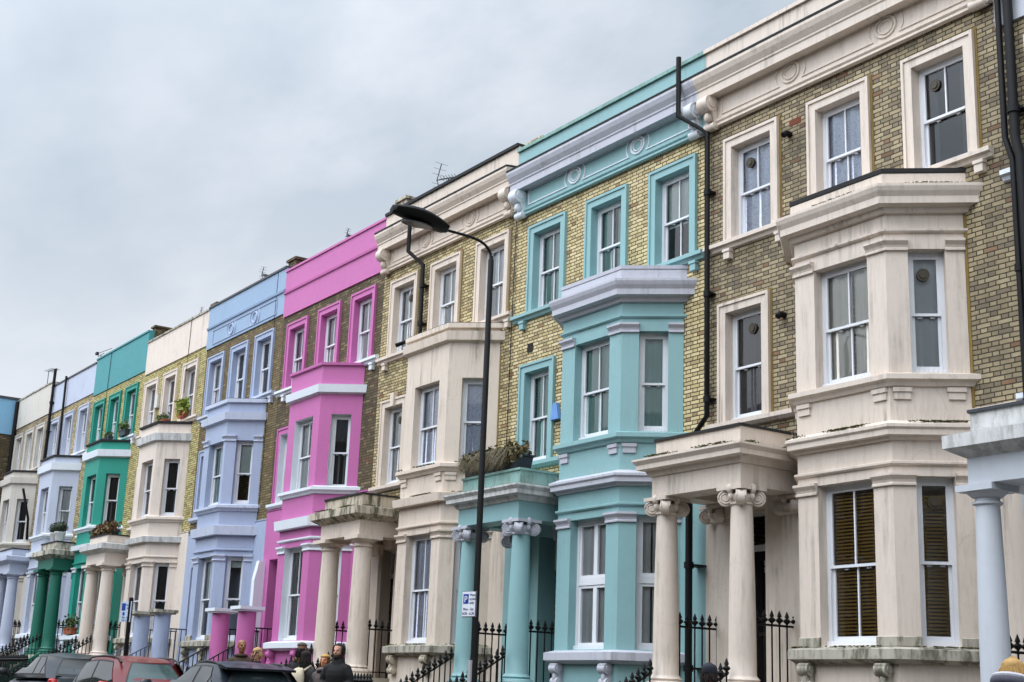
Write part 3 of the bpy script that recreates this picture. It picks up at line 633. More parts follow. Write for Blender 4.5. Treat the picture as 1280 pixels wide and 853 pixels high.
def pipe(x, y, z0, z1, r=.05, step=1.8):
    zs = []; z = z0+.3
    while z < z1: zs.append((x, y, z)); z += step
    return zs
H = [
 dict(cr=(.18, .14), name='town_house', label='pale blue house with plain round portico column at the right edge', L=-10.71, W=5.7, dz=-.42, paint=LBLUE, brick=B_CRM, trim=PINKW, roof='plain', ptop=11.3, ppm=CONCW, pcm=CONCW, pflash=SLATE, pcorn='flat', pu=(.22, 2.2), cur={'g': 'net', 'u': 'net'}, slab=PINKW),
 dict(name='town_house', label='cream house with Ionic portico, sooty brick and wooden blinds, nearest full house on the right', L=-16.61, W=5.9, dz=0, paint=CREAM, brick=B_CRM, portico='ionic', moss=True, spk=True, plinth=True,
      cur=dict(t0='lace', t1='lace', t2=('darkdrape', .25), f=('darkdrape', .6), uc=('cream', .48), ur='grey', gc='wood', gr=('wood', .92), gl='wood'), vent=dict(t0=.3, t2=.3, f=.55, ur=.45, gr=.5), munt2='top', munt0='top', fmunt=False, number='185',
      pipes=[([(-.32, .4, 11.1), (-.32, .4, 9.98), (.12, .12, 9.6), (.12, .12, 4.62), (-.3, .12, 4.25)], .047, pipe(.12, .12, 4.6, 9.6)), ([(6.02, .12, 11.4), (6.02, .12, 7.55), (6.12, .12, 7.2), (6.12, .12, 3.6)], .043, pipe(6.12, .12, 3.6, 7.2)), ([(6.19, .14, 11.4), (6.19, .14, 7.5), (6.25, .14, 7.2), (6.25, .14, 3.6)], .064, pipe(6.19, .14, 7.6, 11)),
             ([(-.1, .3, 3.2), (-.1, .3, -.9)], .06, [(-.1, .3, 2.2), (-.1, .3, .6)])],
      stubs_vent=[(1.96, 8.98, 0), (1.78, 6.0, 0)], sill=(.0, 5.75), sbr=(.55, 1.75, 3.6, 5.55), stackm=B_CRM),
 dict(rx=.24, name='town_house', label='teal house with white Ionic capitals and yellow brick, behind the lamp post', L=-22.40, W=5.79, dz=0, paint=TEAL, brick=B_YEL, trim=TRIMW, cap=TRIMW, sillm=TEAL, bsill=TEAL, orn=PINKW, blockm=TRIMW, portico='ionic', capm=TRIMW, coping=TEALG, pcm=CONCW, ppm=TEALG, pflash=TEALG, bflash=TRIMW, pu=(.37, 2.37), spk=True, slab=TRIMW,
      gstyle='casement', cur=dict(t0='teal', t1=('teal', .42), t2=('roller', .55), f='teal', uc='teal', ur='teal', g=('white', .46)), fmunt=True, mould=TEAL, stack=[(.05, .5, .12)], stackm=B_C2, door=(1.15, 2.0)),
 dict(rx=.2, name='town_house', label='pale cream house with mossy plain-column portico left of the teal house', L=-28.10, W=5.7, dz=.16, paint=CREAM2, brick=B_C2, ppm=GRIMEC, pcm=GRIMEC, moss=True, bstyle='double', pcorn='flat', pu=(.3, 2.12), key=True, consm=GRIMEC, coping=FELT, ucaps=False, blocks=True,
      cur=dict(t0='white', t1='white', t2='white', f='white', uc='lace', ur='lace', g='lace'), vent=dict(t0=.55, t2=.85, f=.55), sill=(0, 5.62), stack=[(.12, .45, .3)], stackm=GRIMEC,
      pipes=[([(1.72, .36, 10.4), (1.72, .36, 9.75), (2.02, .12, 9.4), (2.05, .12, 7.7), (1.65, .5, 7.5)], .05, pipe(2.04, .12, 7.7, 9.4, .05, .9))], cables=[[(5.68, .02, 11), (5.66, .03, 9.7), (5.63, .03, 7.4), (5.6, .03, 4.2)]], aerials=[(1.45, 11.66, .5, 1.0, 'yagi')], wu=(1.05, 2.9, 4.8)),
 dict(rx=.25, name='town_house', label='bright pink house with white bands and two pink stub columns', L=-33.80, W=5.7, dz=.3, paint=PINK, brick=B_DRK, trim=PINKW, roof='band', fb=9.64, ptop=11.0, coping=PINK, gs=4.3, portico='stub', stubs=(.18, 1.8), stubm=PINK, stubcap=PINKW, slab=PINKW, slabp=True, breveal=PINKW, reveal=PINKW, bstyle='flat', lband=(3.5, 3.76), uband=(6.72, 6.93), mould=PINKW, cap=PINKW, ucaps=False, btop=7.45, bflash=PINK, blocks=False,
      cur=dict(t0=('lilac', .5), t1='white', t2='white', f='net', uc=('white', .4), ur=('darkdrape', 1), g='darkdrape'), bay=(1.95, 2.6, 4.32, 4.98), wu=(1.0, 2.88, 4.72), sbr=(.5, 2.2, 4.0, 5.4), sill=(0, 5.66), aerials=[(2.5, 11.35, .5, .45, 'yagi')], uz=(4.4, 6.2), door=(.4, 1.6)),
 dict(rx=.25, name='town_house', label='periwinkle blue house with ringed frieze and blue stub columns, left of the pink house', L=-39.35, W=5.55, dz=.4, paint=BLUE, parpaint=BLUEP, brick=B_MID, trim=BLUET, cap=BLUET, roof='band', ptop=11.05, orn=BLUE, gs=4.0, portico='stub', stubs=(-.1, 1.55), stubm=BLUE, stubcap=STONE, slab=STONE, bstyle='double', bcorn=BLUET, uband=(6.78, 7.0), lband=(3.62, 3.9), blocks=False, plinth=True,
      cur=dict(t0='net', t1='darkdrape', t2='darkdrape', uc='teal', ur=('roller', .52), gc='roller', gr=('roller', .1)), bay=(1.95, 2.62, 4.16, 4.84), wu=(.92, 2.68, 4.42), sbr=(.4, 2.1, 3.8, 5.2), sill=(0, 5.35), aerials=[(2.6, 11.45, .5, .6, 'yagi')], stack=[(-.3, .4, .12), (5.2, .5, .2)], stackm=B_DRK,
      cables=[[(5.0, .04, 11.05), (4.98, .04, 9.6), (5.02, .04, 7.5), (5.0, .04, 4.2)]]),
 dict(rx=.25, name='town_house', label='cream house with plain parapet and planted sills, between the green and blue houses', L=-44.80, W=5.45, dz=.56, paint=CREAMW, brick=B_PAL, roof='plain', ptop=10.85, pcorn='flat', pcm=CONCW, ppm=CREAMW, bcorn=CONCW, trim=CREAMW, bstyle='flat', uband=(6.78, 7.02), ucaps=False, blocks=False, slab=STONE,
      cur=dict(t0='grey', t1='darkdrape', t2='grey', f='net', u='darkdrape', g='darkdrape'), bay=(1.9, 2.55, 4.1, 4.75), wu=(.8, 2.55, 4.28), pu=(.2, 2.0), sill=(0, 5.35), sbr=(.4,), portico='tuscan', aerials=[(3.3, 11.15, .5, .4, 'yagi')], cables=[[(4.0, .05, 10.9), (3.95, .05, 8.4)]], coping=STONE),
 dict(rx=.25, name='town_house', label='emerald green house with turquoise parapet and planted sills', L=-50.40, W=5.6, dz=.73, paint=GREEN, parpaint=GREENP, brick=B_PAL, roof='plain', ptop=11.1, trim=PINKW, coping=GREENP, bcorn=PINKW, bstyle='flat', uband=(6.8, 7.05), ucaps=False, blocks=False, slab=PINKW, pcorn='flat', pcm=CONC, ppm=CONC, portpaint=GREEND, colm=GREEND, flank=GREEND, gpaint=GREEND,
      cur=dict(t0='net', t1='grey', t2='grey', f='net', u='darkdrape', g='net'), bay=(1.95, 2.6, 4.15, 4.8), wu=(.9, 2.65, 4.4), pu=(.25, 2.1), sill=(0, 5.3), sbr=(5.1,), aerials=[(-1.4, 11.6, .5, .8, 'tee')], stack=[(5.35, .3, .12)], stackm=B_DRK, cables=[[(1.7, .05, 11.1), (1.66, .05, 9.6), (1.6, .05, 7.4)]]),
 dict(rx=.25, name='town_house', label='lavender house with two tall black drainpipes, left of the emerald house', L=-56.10, W=5.7, dz=.87, paint=LAV, brick=B_C2, roof='plain', ptop=10.85, coping=LEAD, bstyle='flat', uband=(6.82, 7.1), blocks=False, slab=PINKW, pcorn='flat', pcm=LAV, ppm=LAV, ucaps=False, cur=dict(t0='net', t1='net', t2='net', f='net', u='net', g='net'), bay=(2.0, 2.7, 4.4, 5.0), pu=(.3, 2.15), trim=PINKW, wu=(1.0, 2.85, 4.75),
      pipes=[([(.45, .12, 11.5), (.45, .12, 7.4)], .06, pipe(.45, .12, 7.4, 11.2, .06, 1.2)), ([(2.15, .12, 10.9), (2.3, .12, 7.4)], .045, [])], aerials=[(-2.9, 12.0, .5, 1, 'boom')]),
 dict(rx=.25, name='town_house', label='grey cream house, last of the terrace beside the blue banded brick flank', L=-61.20, W=5.1, dz=.95, paint=GREYC, brick=B_CRM, roof='plain', ptop=11.0, coping=STONE, bstyle='flat', uband=(6.85, 7.1), blocks=False, pcorn='flat', ucaps=False, portpaint=LAV, colm=LAV, cur=dict(t0='net', t1='net', t2='net', u='darkdrape'), bay=(1.7, 2.3, 3.8, 4.4), wu=(.9, 2.5, 4.1), pu=(.2, 1.8),
      pipes=[([(4.4, .5, 6.6), (4.55, .2, 5.4), (4.35, .1, 4.6)], .05, []), ([(.1, .1, 10.9), (.1, .1, 4.0)], .09, [])], sill=(0, 5), sbr=()),
]
HR = [house(h) for h in H]
# small fittings
r, Z = HR[2]; mb = MB(); mb.box(.5, .68, 0, .015, 6.72, 6.9); mb.build('air_brick', plain('dark_air_brick', (30, 26, 22), .9), r, False, (0, 0, -Z))
r, Z = HR[1]; mb = MB(); mb.box(1.95, 2.2, 0, .008, 9.12, 9.22); mb.build('air_brick', plain('red_air_brick', (112, 56, 36), .9), r, False, (0, 0, -Z))
# alarm box on the teal house
r, Z = HR[2]; mb = MB(); mb.add([(x, y, z) for y in (-.01, -.09) for x, z in ((1.46, 5.2), (1.72, 5.2), (1.64, 5.52), (1.54, 5.52))], [(0, 1, 2, 3), (4, 7, 6, 5), (0, 4, 5, 1), (1, 5, 6, 2), (2, 6, 7, 3), (3, 7, 4, 0)])
mb.build('alarm_box', plain('alarm_blue', (104, 152, 214), .4), r, False, (0, 0, -Z))
r, Z = HR[6]; mb = MB(); mb.box(1.42, 1.68, 0, .1, 8.3, 8.75); mb.build('alarm_box', plain('alarm_white', (206, 204, 198), .4), r, False, (0, 0, -Z))
r, Z = HR[4]; mb = MB(); mb.add([(x, y, z) for x in (-.02, .16) for y, z in ((-.03, -.9), (-.3, -.9), (-.3, 2.5), (-.2, 3.0), (-.03, 3.0))], [(0, 1, 2, 3, 4), (9, 8, 7, 6, 5), (0, 5, 6, 1), (1, 6, 7, 2), (2, 7, 8, 3), (3, 8, 9, 4)])
mb.build('party_wall', PINKW, r, False, (0, 0, -Z))

# end building whose flank closes the terrace on the left
eb = thing('corner_building', 'dark brick flank wall with a sky blue band at the far left', 'building', (-61.25, 12.5, ground(-62)))
mb = MB(); zb = -ground(-62); mb.box(-11, 0, -14, 0, 0, 10.6+ZE+zb-.2); mb.build('wall', B_DRK, eb)
mb = MB(); mb.box(-11.02, .03, -14.02, .03, 10.4+ZE+zb, 11.95+ZE+zb); mb.build('parapet', SKYB, eb)
mb = MB(); mb.box(-11.06, .08, -14.06, .08, 11.951+ZE+zb, 12.05+ZE+zb); mb.build('coping', LEAD, eb)

# ------------------------------------------------------------------ railings
def finial(mb, x, y, z, s=1):
    mb.lathe(x, y, [(.012*s, z-.02), (.03*s, z-.01), (.03*s, z+.01*s), (.012*s, z+.02*s)], 8)
    pr = [(.014, .02), (.02, .035), (.05, .06), (.056, .08), (.03, .105), (.016, .115), (.034, .125), (.03, .145), (.004, .215)]
    mb.rings([[(x+s*r*cos(a), y+s*r*sin(a), z+s*q) for a in [k*pi/4 for k in range(8)]] for r, q in pr])
BAL = {}
def baluster(h, spike, r=.013):
    key = (round(h, 1), spike)
    if key not in BAL:
        mb = MB(); mb.lathe(0, 0, [(r, 0), (r, round(h, 1))], 6)
        if spike: finial(mb, 0, 0, round(h, 1), 1.0)
        o = mb.build('baluster', BLACK, None, True); me = o.data; bpy.data.objects.remove(o); BAL[key] = me
    return BAL[key]
def railing(label, p0, p1, h, step=.13, spike=True, over=.14, mat=None, group=None, hook=True):
    """p0/p1: feet of the run; bars of one height follow the slope"""
    base = thing('railing', label, 'railing', p0, 0, group); d = [p1[i]-p0[i] for i in range(3)]; l = math.hypot(d[0], d[1]); n = max(2, int(l/step))
    for k in range(n+1):
        f = (k+.3)/(n+.6); me = baluster(h, spike)
        o = bpy.data.objects.new('baluster', me); COL.objects.link(o); o.parent = base; o.location = (d[0]*f, d[1]*f, d[2]*f+random.uniform(-.004, .004))
        if mat: o.data = me.copy(); o.data.materials[0] = mat
    mb = MB(); zr = h-over
    mb.tube([(0, 0, zr), (d[0], d[1], d[2]+zr)], .017, 8)
    mb.build('top_rail', mat or BLACK, base, True)
    if spike: mb = MB(); mb.tube([(0, 0, .12), (d[0], d[1], d[2]+.12)], .012, 6); mb.build('bottom_rail', mat or BLACK, base, True)
    return base
NM = ['pale blue house at the right edge', 'near cream house with Ionic columns', 'teal house', 'pale cream house beside the teal one', 'pink house', 'periwinkle house', 'cream house with planted sills', 'emerald house', 'lavender house', 'last grey cream house']
BLRAIL = plain('blue_grey_rail', (60, 72, 100), .5)
for i, h in enumerate(H):
    L, dz = h['L'], h['dz']; x0, x1 = h.get('pu', (.24, 2.21)); sp = h.get('portico') != 'stub'; zp = ZE+dz+.2; g = ground(L+1)
    if sp: ra, rb = L+x0+.09, L+x1-.22
    else: ra, rb = L+h['stubs'][0], L+h['stubs'][1]
    mat = BLRAIL if i == 5 else None; kind = 'spiked' if sp else 'plain barred'
    for side, x in (('left', ra), ('right', rb)):
        railing('%s black railing climbing the steps on the %s, %s' % (kind, side, NM[i]), (x, D-3.4, zp-.7+h.get('rx', 0)-1.2), (x, D-1.4, zp-.7+h.get('rx', 0)), 1.0, .115, sp, .0, mat, 'step railings')
        if i not in (9,): railing('%s railing across the %s porch side, %s' % (kind, side, NM[i]), (x, D-.9, zp), (x, D-.05, zp), 1.0, .15, sp, 0, mat, 'porch side railings')
    g = ground(L+4); railing('black area railing along the pavement before %s' % NM[i], (L+x1+.1, D-2.75, g), (L+h['W']-.1, D-2.75, g), 1.1, .12, True, .0, None, 'area railings')

# ------------------------------------------------------------------ planting
def leaves(mb, c, rx, ry, rz, n, s, droop=0):
    for _ in range(n):
        a = random.uniform(0, 2*pi); q = random.random()**.45; e = random.uniform(-1, 1); k = sqrt(1-e*e)
        x, y, z = c[0]+rx*q*k*cos(a), c[1]+ry*q*k*sin(a), c[2]+rz*q*e
        d = [random.gauss(0, 1) for _ in range(3)]; l = sqrt(sum(v*v for v in d)); d = [v/l for v in d]; w = [random.gauss(0, 1) for _ in range(3)]
        w = [w[1]*d[2]-w[2]*d[1], w[2]*d[0]-w[0]*d[2], w[0]*d[1]-w[1]*d[0]]; l = sqrt(sum(v*v for v in w)) or 1; w = [v/l for v in w]; ss = s*random.uniform(.6, 1.3)
        mb.quad((x, y, z), tuple((x, y, z)[i]+ss*(.5*d[i]+.35*w[i]) for i in range(3)), tuple((x, y, z)[i]+ss*d[i] for i in range(3)), tuple((x, y, z)[i]+ss*(.5*d[i]-.35*w[i]) for i in range(3)))
@cached
def leafm(name, a, b):
    t = NT(name); p = t.pos(); col = t.mix(t.ramp(t.noise(p, 9, 4, .7), .35, .65), lin(a), lin(b)); t.bsdf(col, .6); return t.m
LG = leafm('green_leaf', (38, 62, 24), (84, 104, 44)); LB = leafm('withered_leaf', (96, 70, 40), (70, 76, 36)); LY = leafm('variegated_leaf', (150, 156, 60), (90, 118, 40)); LD = leafm('box_leaf', (26, 40, 22), (44, 60, 30)); LO = leafm('russet_leaf', (120, 70, 34), (60, 72, 32))
TERRA = plain('terracotta', (150, 78, 50), .8); PLAST = plain('dark_plastic_trough', (46, 52, 60), .6)
def trough(label, x, y, z, w, d, h, mat, lm, n, rz, leaf=.09, extra=None):
    t = thing('window_box', label, 'planter', (x, y, z), 0, 'planted boxes'); mb = MB()
    mb.add([(sx*w/2*k, sy*d/2*k, zz) for zz, k in ((0, .92), (h, 1)) for sx, sy in ((-1, -1), (1, -1), (1, 1), (-1, 1))], [(0, 3, 2, 1), (0, 1, 5, 4), (1, 2, 6, 5), (2, 3, 7, 6), (3, 0, 4, 7)])
    for sx in (-1, 1): mb.box(sx*w/2-.015, sx*w/2+.015, -d/2-.01, d/2+.01, h-.03, h+.005)
    for sy in (-1, 1): mb.box(-w/2+.015, w/2-.015, sy*d/2-.015, sy*d/2+.01, h-.03, h+.005)
    mb.quad((-w/2, -d/2, h-.04), (w/2, -d/2, h-.04), (w/2, d/2, h-.04), (-w/2, d/2, h-.04)); mb.build('box', mat, t)
    mb = MB(); k = max(2, int(w/.16))
    for i in range(k):
        cx = -w/2+w*(i+.5)/k; leaves(mb, (cx, random.uniform(-.05, .03), h+rz*.45), .13, d*.6, rz*random.uniform(.7, 1.1), n//k, leaf)
        if extra: leaves(mb, (cx, -d*.55, h-.02), .12, .08, .16, n//k//2, leaf)
    mb.build('foliage', lm, t); return t
zt = ZE+4.045
tr = trough('long dark trough of withered brown plants on the teal portico roof', -22.4+1.32, 13.85, zt, 1.85, .34, .26, PLAST, LB, 1000, .19, .09, True)
mb = MB()
for _ in range(900):
    x = random.uniform(-.95, .7); y = -.12-random.random()*.14; z = .3+random.random()*.12; l = random.uniform(.18, .42); lx = random.uniform(-.15, .1)
    mb.add([(x, y, z), (x+.012, y, z), (x+lx, y-.1-random.random()*.08, z-l)], [(0, 1, 2)])
for _ in range(60):
    x = random.uniform(-.95, .95); l = random.uniform(.1, .34); lx = random.uniform(-.2, .2); mb.add([(x, 0, .3), (x+.01, 0, .3), (x+lx, random.uniform(-.1, .1), .35+l)], [(0, 1, 2)])
mb.build('trailing_stems', LB, tr)
mb = MB()
for cx in (-.1, .3):
    leaves(mb, (cx, -.25, .2), .07, .04, .05, 26, .07)
mb.build('flowers', plain('pale_flowers', (200, 196, 204), .7), tr)
zs = ZE+.56+7.56
trough('low terracotta window box on the middle sill of the house left of the periwinkle one', -44.8+2.55, 14.86, zs, .75, .18, .16, TERRA, LG, 400, .16, .07)
trough('window box with tall variegated spikes on the right sill left of the periwinkle house', -44.8+4.28, 14.86, zs, .55, .18, .2, TERRA, LY, 260, .3, .16)
zs = ZE+.73+7.56
trough('dark window box on the middle top sill of the emerald house', -50.4+2.65, 14.86, zs, .7, .18, .18, PLAST, LG, 300, .14, .07)
trough('dark window box on the right top sill of the emerald house', -50.4+4.4, 14.86, zs, .7, .18, .2, PLAST, LG, 400, .22, .08)
trough('russet leaved box on the portico roof right of the emerald house', -44.8+1.1, 13.9, ZE+.56+4.045, 1.7, .3, .14, PLAST, LO, 1300, .22, .1, True)
trough('terracotta box on the ground floor bay sill of the emerald house', -50.4+3.4, 14.1, ZE+.73+.87, .9, .2, .2, TERRA, LG, 400, .3, .1)
for k, (x, s) in enumerate(((-50.4+1.45, .9), (-50.4+1.95, 1.0))):
    t = thing('topiary_pot', '%s white pot with a clipped box ball on the emerald portico roof' % ('left hand' if k == 0 else 'right hand'), 'potted plant', (x, 13.8, ZE+.73+4.045), 0, 'topiary pots')
    mb = MB(); mb.lathe(0, 0, [(.13, 0), (.19, .26), (.2, .27), (.2, .31), (.16, .31)], 18); mb.build('pot', plain('white_pot', (215, 216, 216), .5), t, True)
    mb = MB(); mb.ball((0, 0, .46), .2, .2, .17, 12, 8); leaves(mb, (0, 0, .46), .26, .26, .22, 900, .05); mb.build('foliage', LD, t)

# ------------------------------------------------------------------ lamp post, signs
LX, LY_ = -16.54, 10.6; g = ground(LX)
lp = thing('street_lamp', 'black tubular street lamp arching over the road before the teal house', 'street lamp', (LX, LY_, g)); zr = ZE-g
mb = MB(); mb.lathe(0, 0, [(.062, 0), (.062, 1.55), (.055, 1.6), (.047, 1.7), (.043, 6.38+zr), (.03, 6.41+zr), (.03, 6.45+zr)], 16); mb.build('pole', BLACK, lp, True)
mb = MB(); pts = [(0, 0, 6.4)]+[(0, -.34*(1-cos(a)), 6.42+.24*sin(a)) for a in [k*pi/12 for k in range(1, 6)]]+[(0, -.42, 6.672), (0, -.84, 6.68)]
mb.tube([(x, y, z+zr) for x, y, z in pts], .021, 10); mb.build('arm', BLACK, lp, True)
mb = MB(); rs = []
for f in [0, .04, .12, .25, .4, .55, .7, .82, .92, .98, 1]:
    y = -.80-.92*f; w = .05+.16*max(0, sin(pi*min(1, f*.72+.18)))**.8 if 0 < f < 1 else .04; hh = .115*max(.3, sin(pi*(f*.7+.12))); z = 6.68+.13*f+.05*sin(pi*f)
    rs.append([(w*cos(a), y, z+zr+(hh*.75 if sin(a) > 0 else hh)*sin(a)) for a in [k*2*pi/16 for k in range(16)]])
mb.rings(rs); hd = mb.build('lamp_head', BLACK, lp, True)
mb = MB(); mb.loft([(0, -1.3, 6.66+zr, .11, .26), (0, -1.3, 6.64+zr, .11, .26)], 18); mb.build('lens', plain('dark_lens', (52, 52, 54), .15), hd)
mb = MB(); mb.box(-.03, .04, .045, .075, 1.0, 1.6); mb.build('access_door', plain('pale_cover', (170, 170, 172), .5), lp)
def lettering(cu):
    o = bpy.data.objects.new('lettering', cu); COL.objects.link(o)
    me = bpy.data.meshes.new_from_object(o.evaluated_get(bpy.context.evaluated_depsgraph_get())); bpy.data.objects.remove(o)
    o = bpy.data.objects.new('lettering', me); COL.objects.link(o); return o
def sign_board(parent, w, h, z, y, text, blue=True, face=WHITE, psize=.1):
    mb = MB(); mb.box(-w/2, w/2, y, y+.015, z, z+h); b = mb.build('sign_face', plain('sign_white', (228, 231, 238), .35, var=.05), parent)
    mb = MB(); mb.box(-w/2-.012, w/2+.012, y-.012, y-.002, z-.012, z+h+.012); mb.build('sign_back', plain('sign_grey', (120, 124, 130), .5), parent)
    y += .016
    mb = MB(); mb.box(-w/2+.02, -w/2+.02+psize, y-.001, y+.002, z+h-.03-psize*1.35, z+h-.03); mb.build('symbol', plain('sign_blue', (34, 68, 150), .35, var=.05), b)
    def txt(s, x, zz, size, mat, al='LEFT', dy=0):
        cu = bpy.data.curves.new('lettering', 'FONT'); cu.body = s; cu.size = size; cu.align_x = al; cu.extrude = .001; cu.materials.append(mat)
        o = lettering(cu); o.parent = b; o.location = (x, -(y+.002+dy), zz); o.rotation_euler = (pi/2, 0, 0)
    txt('P', -w/2+.02+psize*.5, z+h-.03-psize*1.15, psize*1.25, plain('sign_letter_white', (235, 235, 238), .4, var=.05), 'CENTER', .003)
    navy = plain('sign_letter_navy', (30, 44, 100), .4, var=.05)
    for k, s in enumerate(text[0]): txt(s, -w/2+.03+psize+.012, z+h-.06-k*.054, .05, navy)
    for k, s in enumerate(text[1]): txt(s, 0, z+h-.06-len(text[0])*.054-.035-k*.06, .052, navy, 'CENTER')
ps = thing('parking_sign', 'white parking sign with blue P clamped to the street lamp', 'sign', (LX-.10, LY_-.0, ZE+1.13))
ps.rotation_euler = (0, 0, R(14))
sign_board(ps, .245, .34, 0, .06, (('Motor', 'cycles', 'only'), ('Mon - Sat', '8.30 - 6.30')))
mb = MB(); mb.box(-.12, .14, .035, .048, .26, .29); mb.build('bracket', BLACK, ps)
SX = -31.0; g = ground(SX); sp_ = thing('sign_post', 'black post with a pale parking sign before the cream house with planted sills', 'sign post', (SX, 10.6, g))
mb = MB(); mb.lathe(0, 0, [(.05, 0), (.05, ZE-g+1.93), (.03, ZE-g+1.95)], 12); mb.build('post', BLACK, sp_, True)
sg = bpy.data.objects.new('sign', None); COL.objects.link(sg); sg.parent = sp_; sg.location = (-.13, 0, ZE-g+1.40); sg.rotation_euler = (0, 0, R(16))
mb = MB(); mb.box(-.19, .19, .05, .065, 0, .46); sfc = mb.build('sign_face', plain('sign_pale_blue', (190, 206, 226), .35, var=.05), sg)
mb = MB(); mb.box(-.16, -.02, .066, .069, .26, .42); mb.box(-.11, -.03, .066, .069, .15, .22); mb.build('symbol', plain('sign_blue', (34, 68, 150), .35, var=.05), sg)
def letter(parent, s, x, y, z, size):
    cu = bpy.data.curves.new('lettering', 'FONT'); cu.body = s; cu.size = size; cu.align_x = 'CENTER'; cu.extrude = .001; cu.materials.append(plain('sign_letter_navy', (30, 44, 100), .4, var=.05))
    o = lettering(cu); o.parent = parent; o.location = (x, y, z); o.rotation_euler = (pi/2, 0, 0)
for k, (s, x) in enumerate((('Permit', .08), ('only', .08))): letter(sg, s, x, -.068, .36-k*.07, .06)
for k, s in enumerate(('Mon - Sat', '8.30 - 6.30')): letter(sg, s, 0, -.068, .085-k*.065, .06)
# ------------------------------------------------------------------ cars
CGLASS = glass('car_glass', (120, 135, 135), 2.2); RUB = plain('tyre_rubber', (26, 26, 27), .8); ALLOY = plain('alloy', (150, 152, 156), .3, .9); TRIM = plain('black_trim', (24, 25, 27), .5)
def lerp(tab, x):
    for (x0, a), (x1, b) in zip(tab, tab[1:]):
        if x0 <= x <= x1: f = (x-x0)/(x1-x0); f = f*f*(3-2*f); return a+(b-a)*f
    return tab[0][1] if x < tab[0][0] else tab[-1][1]
def car(label, x, y, fwd, L, Wd, Hh, belt, wb, rf, rr, rb, color, rails=True, spoiler=False, mirror=None, estate=True):
    """fwd +1: nose towards +x. wb/rf windscreen foot and head, rr/rb rear screen head and foot (along the car)"""
    t = thing('parked_car', label, 'car', (x, y, ground(x)-.123), 0 if fwd > 0 else pi, 'cars parked along the kerb')
    body = plain('car_paint', color, .32, .0, var=.12, scale=2, Specular_IOR_Level=.3, Coat_Weight=.25, Coat_Roughness=.03)
    n = L/2; hw = Wd/2; mb = MB(); rs = []
    top = [(-n, belt-.22), (-n+.12, belt-.03), (rb, belt-.05), (wb, belt-.05), (wb+.35, belt-.11), (n-.3, belt-.22), (n-.02, belt-.42)]
    bot = [(-n, .34), (-n+.5, .22), (n-.5, .2), (n, .30)]
    wid = [(-n, hw*.78), (-n+.25, hw*.94), (-n+.9, hw), (n-1.1, hw), (n-.35, hw*.9), (n, hw*.66)]
    N = 34
    for i in range(N+1):
        f = i/N; xx = -n+L*f; w_ = lerp(wid, xx); zt = lerp(top, xx); zb = lerp(bot, xx); m = (zt+zb)/2
        sec = [(0, zt+.03), (.5, zt+.025), (.82, zt+.0), (.94, zt-.05), (.985, zt-.14), (1, m+.05), (.99, m-.1), (.95, zb+.1), (.86, zb), (0, zb)]
        rs.append([(xx, w_*a, z) for a, z in sec]+[(xx, -w_*a, z) for a, z in reversed(sec[1:-1])])
    mb.rings(rs); bo = mb.build('body', body, t, True)
    # greenhouse as stacked rounded rings
    def gp(s, h):                # s in [0,4): right side, rear, left side, front; h 0..1
        e = h**1.25
        xf = wb+(rf-wb)*(h*.92+.08*h*h); xr = rb+(rr-rb)*(h if not estate else h**1.1); w0 = hw*.93; w1 = hw*.70; wv = w0+(w1-w0)*e
        xf = wb+(rf-wb)*(1-(1-h)**1.35); xr = rb+(rr-rb)*(1-(1-h)**1.5)
        z = belt-.02+(Hh-.03-belt)*h; c = .14+.10*h
        k = int(s) % 4; q = s-int(s); bow = .07
        P = [(xf-c, -wv), (xr+c, -wv)] if k == 0 else [(xr, -wv+c), (xr, wv-c)] if k == 1 else [(xr+c, wv), (xf-c, wv)] if k == 2 else [(xf, wv-c), (xf, -wv+c)]
        px = P[0][0]+(P[1][0]-P[0][0])*q; py = P[0][1]+(P[1][1]-P[0][1])*q
        b = bow*sin(pi*q)*(1 if k in (1, 3) else .35)
        if k == 1: px -= b*.7
        if k == 3: px += b
        if k == 0: py -= b*.4
        if k == 2: py += b*.4
        cx_ = (rf+rr)/2; hl = max(.3, (rf-rr)/2+.1); z -= .085*h*min(1.4, abs(px-cx_)/hl)**2.2 if h > .5 else 0
        return (px, py, z)
    ss = [k+q for k in range(4) for q in [j/8 for j in range(9)]]
    mb = MB(); hs = [0, .15, .35, .55, .75, .9, .97, 1]; rg = [[gp(s if s < 4 else 3.9999, h) if s != int(s) or s in (0, 1, 2, 3) else gp(s, h) for s in ss] for h in hs]
    for k in range(1, 5):
        f = 1-k/4.6; cx = (rf+rr)/2; rg.append([(cx+(px-cx)*f, py*f, Hh+(pz-Hh)*f*f) for px, py, pz in rg[len(hs)-1]])
    mb.rings(rg); gh = mb.build('roof', body, t, True)
    def pane(name, s0, s1, h0, h1, mat, nn=8, push=.006, slant0=0, slant1=0):
        m_ = MB(); rows = []
        for j in range(5):
            h = h0+(h1-h0)*j/4; row = []
            for i in range(nn+1):
                s = s0+(s1-s0)*i/nn+(slant0*(1-i/nn)+slant1*i/nn)*(j/4); k = int(s0) % 4
                q = gp(k+min(max(s-int(s0), .0), .9999), h); cx = (wb+rb)/2
                dx = 1 if k == 3 else -1 if k == 1 else 0; dy = -1 if k == 0 else 1 if k == 2 else 0
                row.append((q[0]+dx*push, q[1]+dy*push, q[2]+push*.5))
            rows.append(row)
        b = 0; m_.v = [p for r in rows for p in r]; m_.f = [(j*(nn+1)+i, j*(nn+1)+i+1, (j+1)*(nn+1)+i+1, (j+1)*(nn+1)+i) for j in range(4) for i in range(nn)]
        return m_.build(name, mat, t, True)
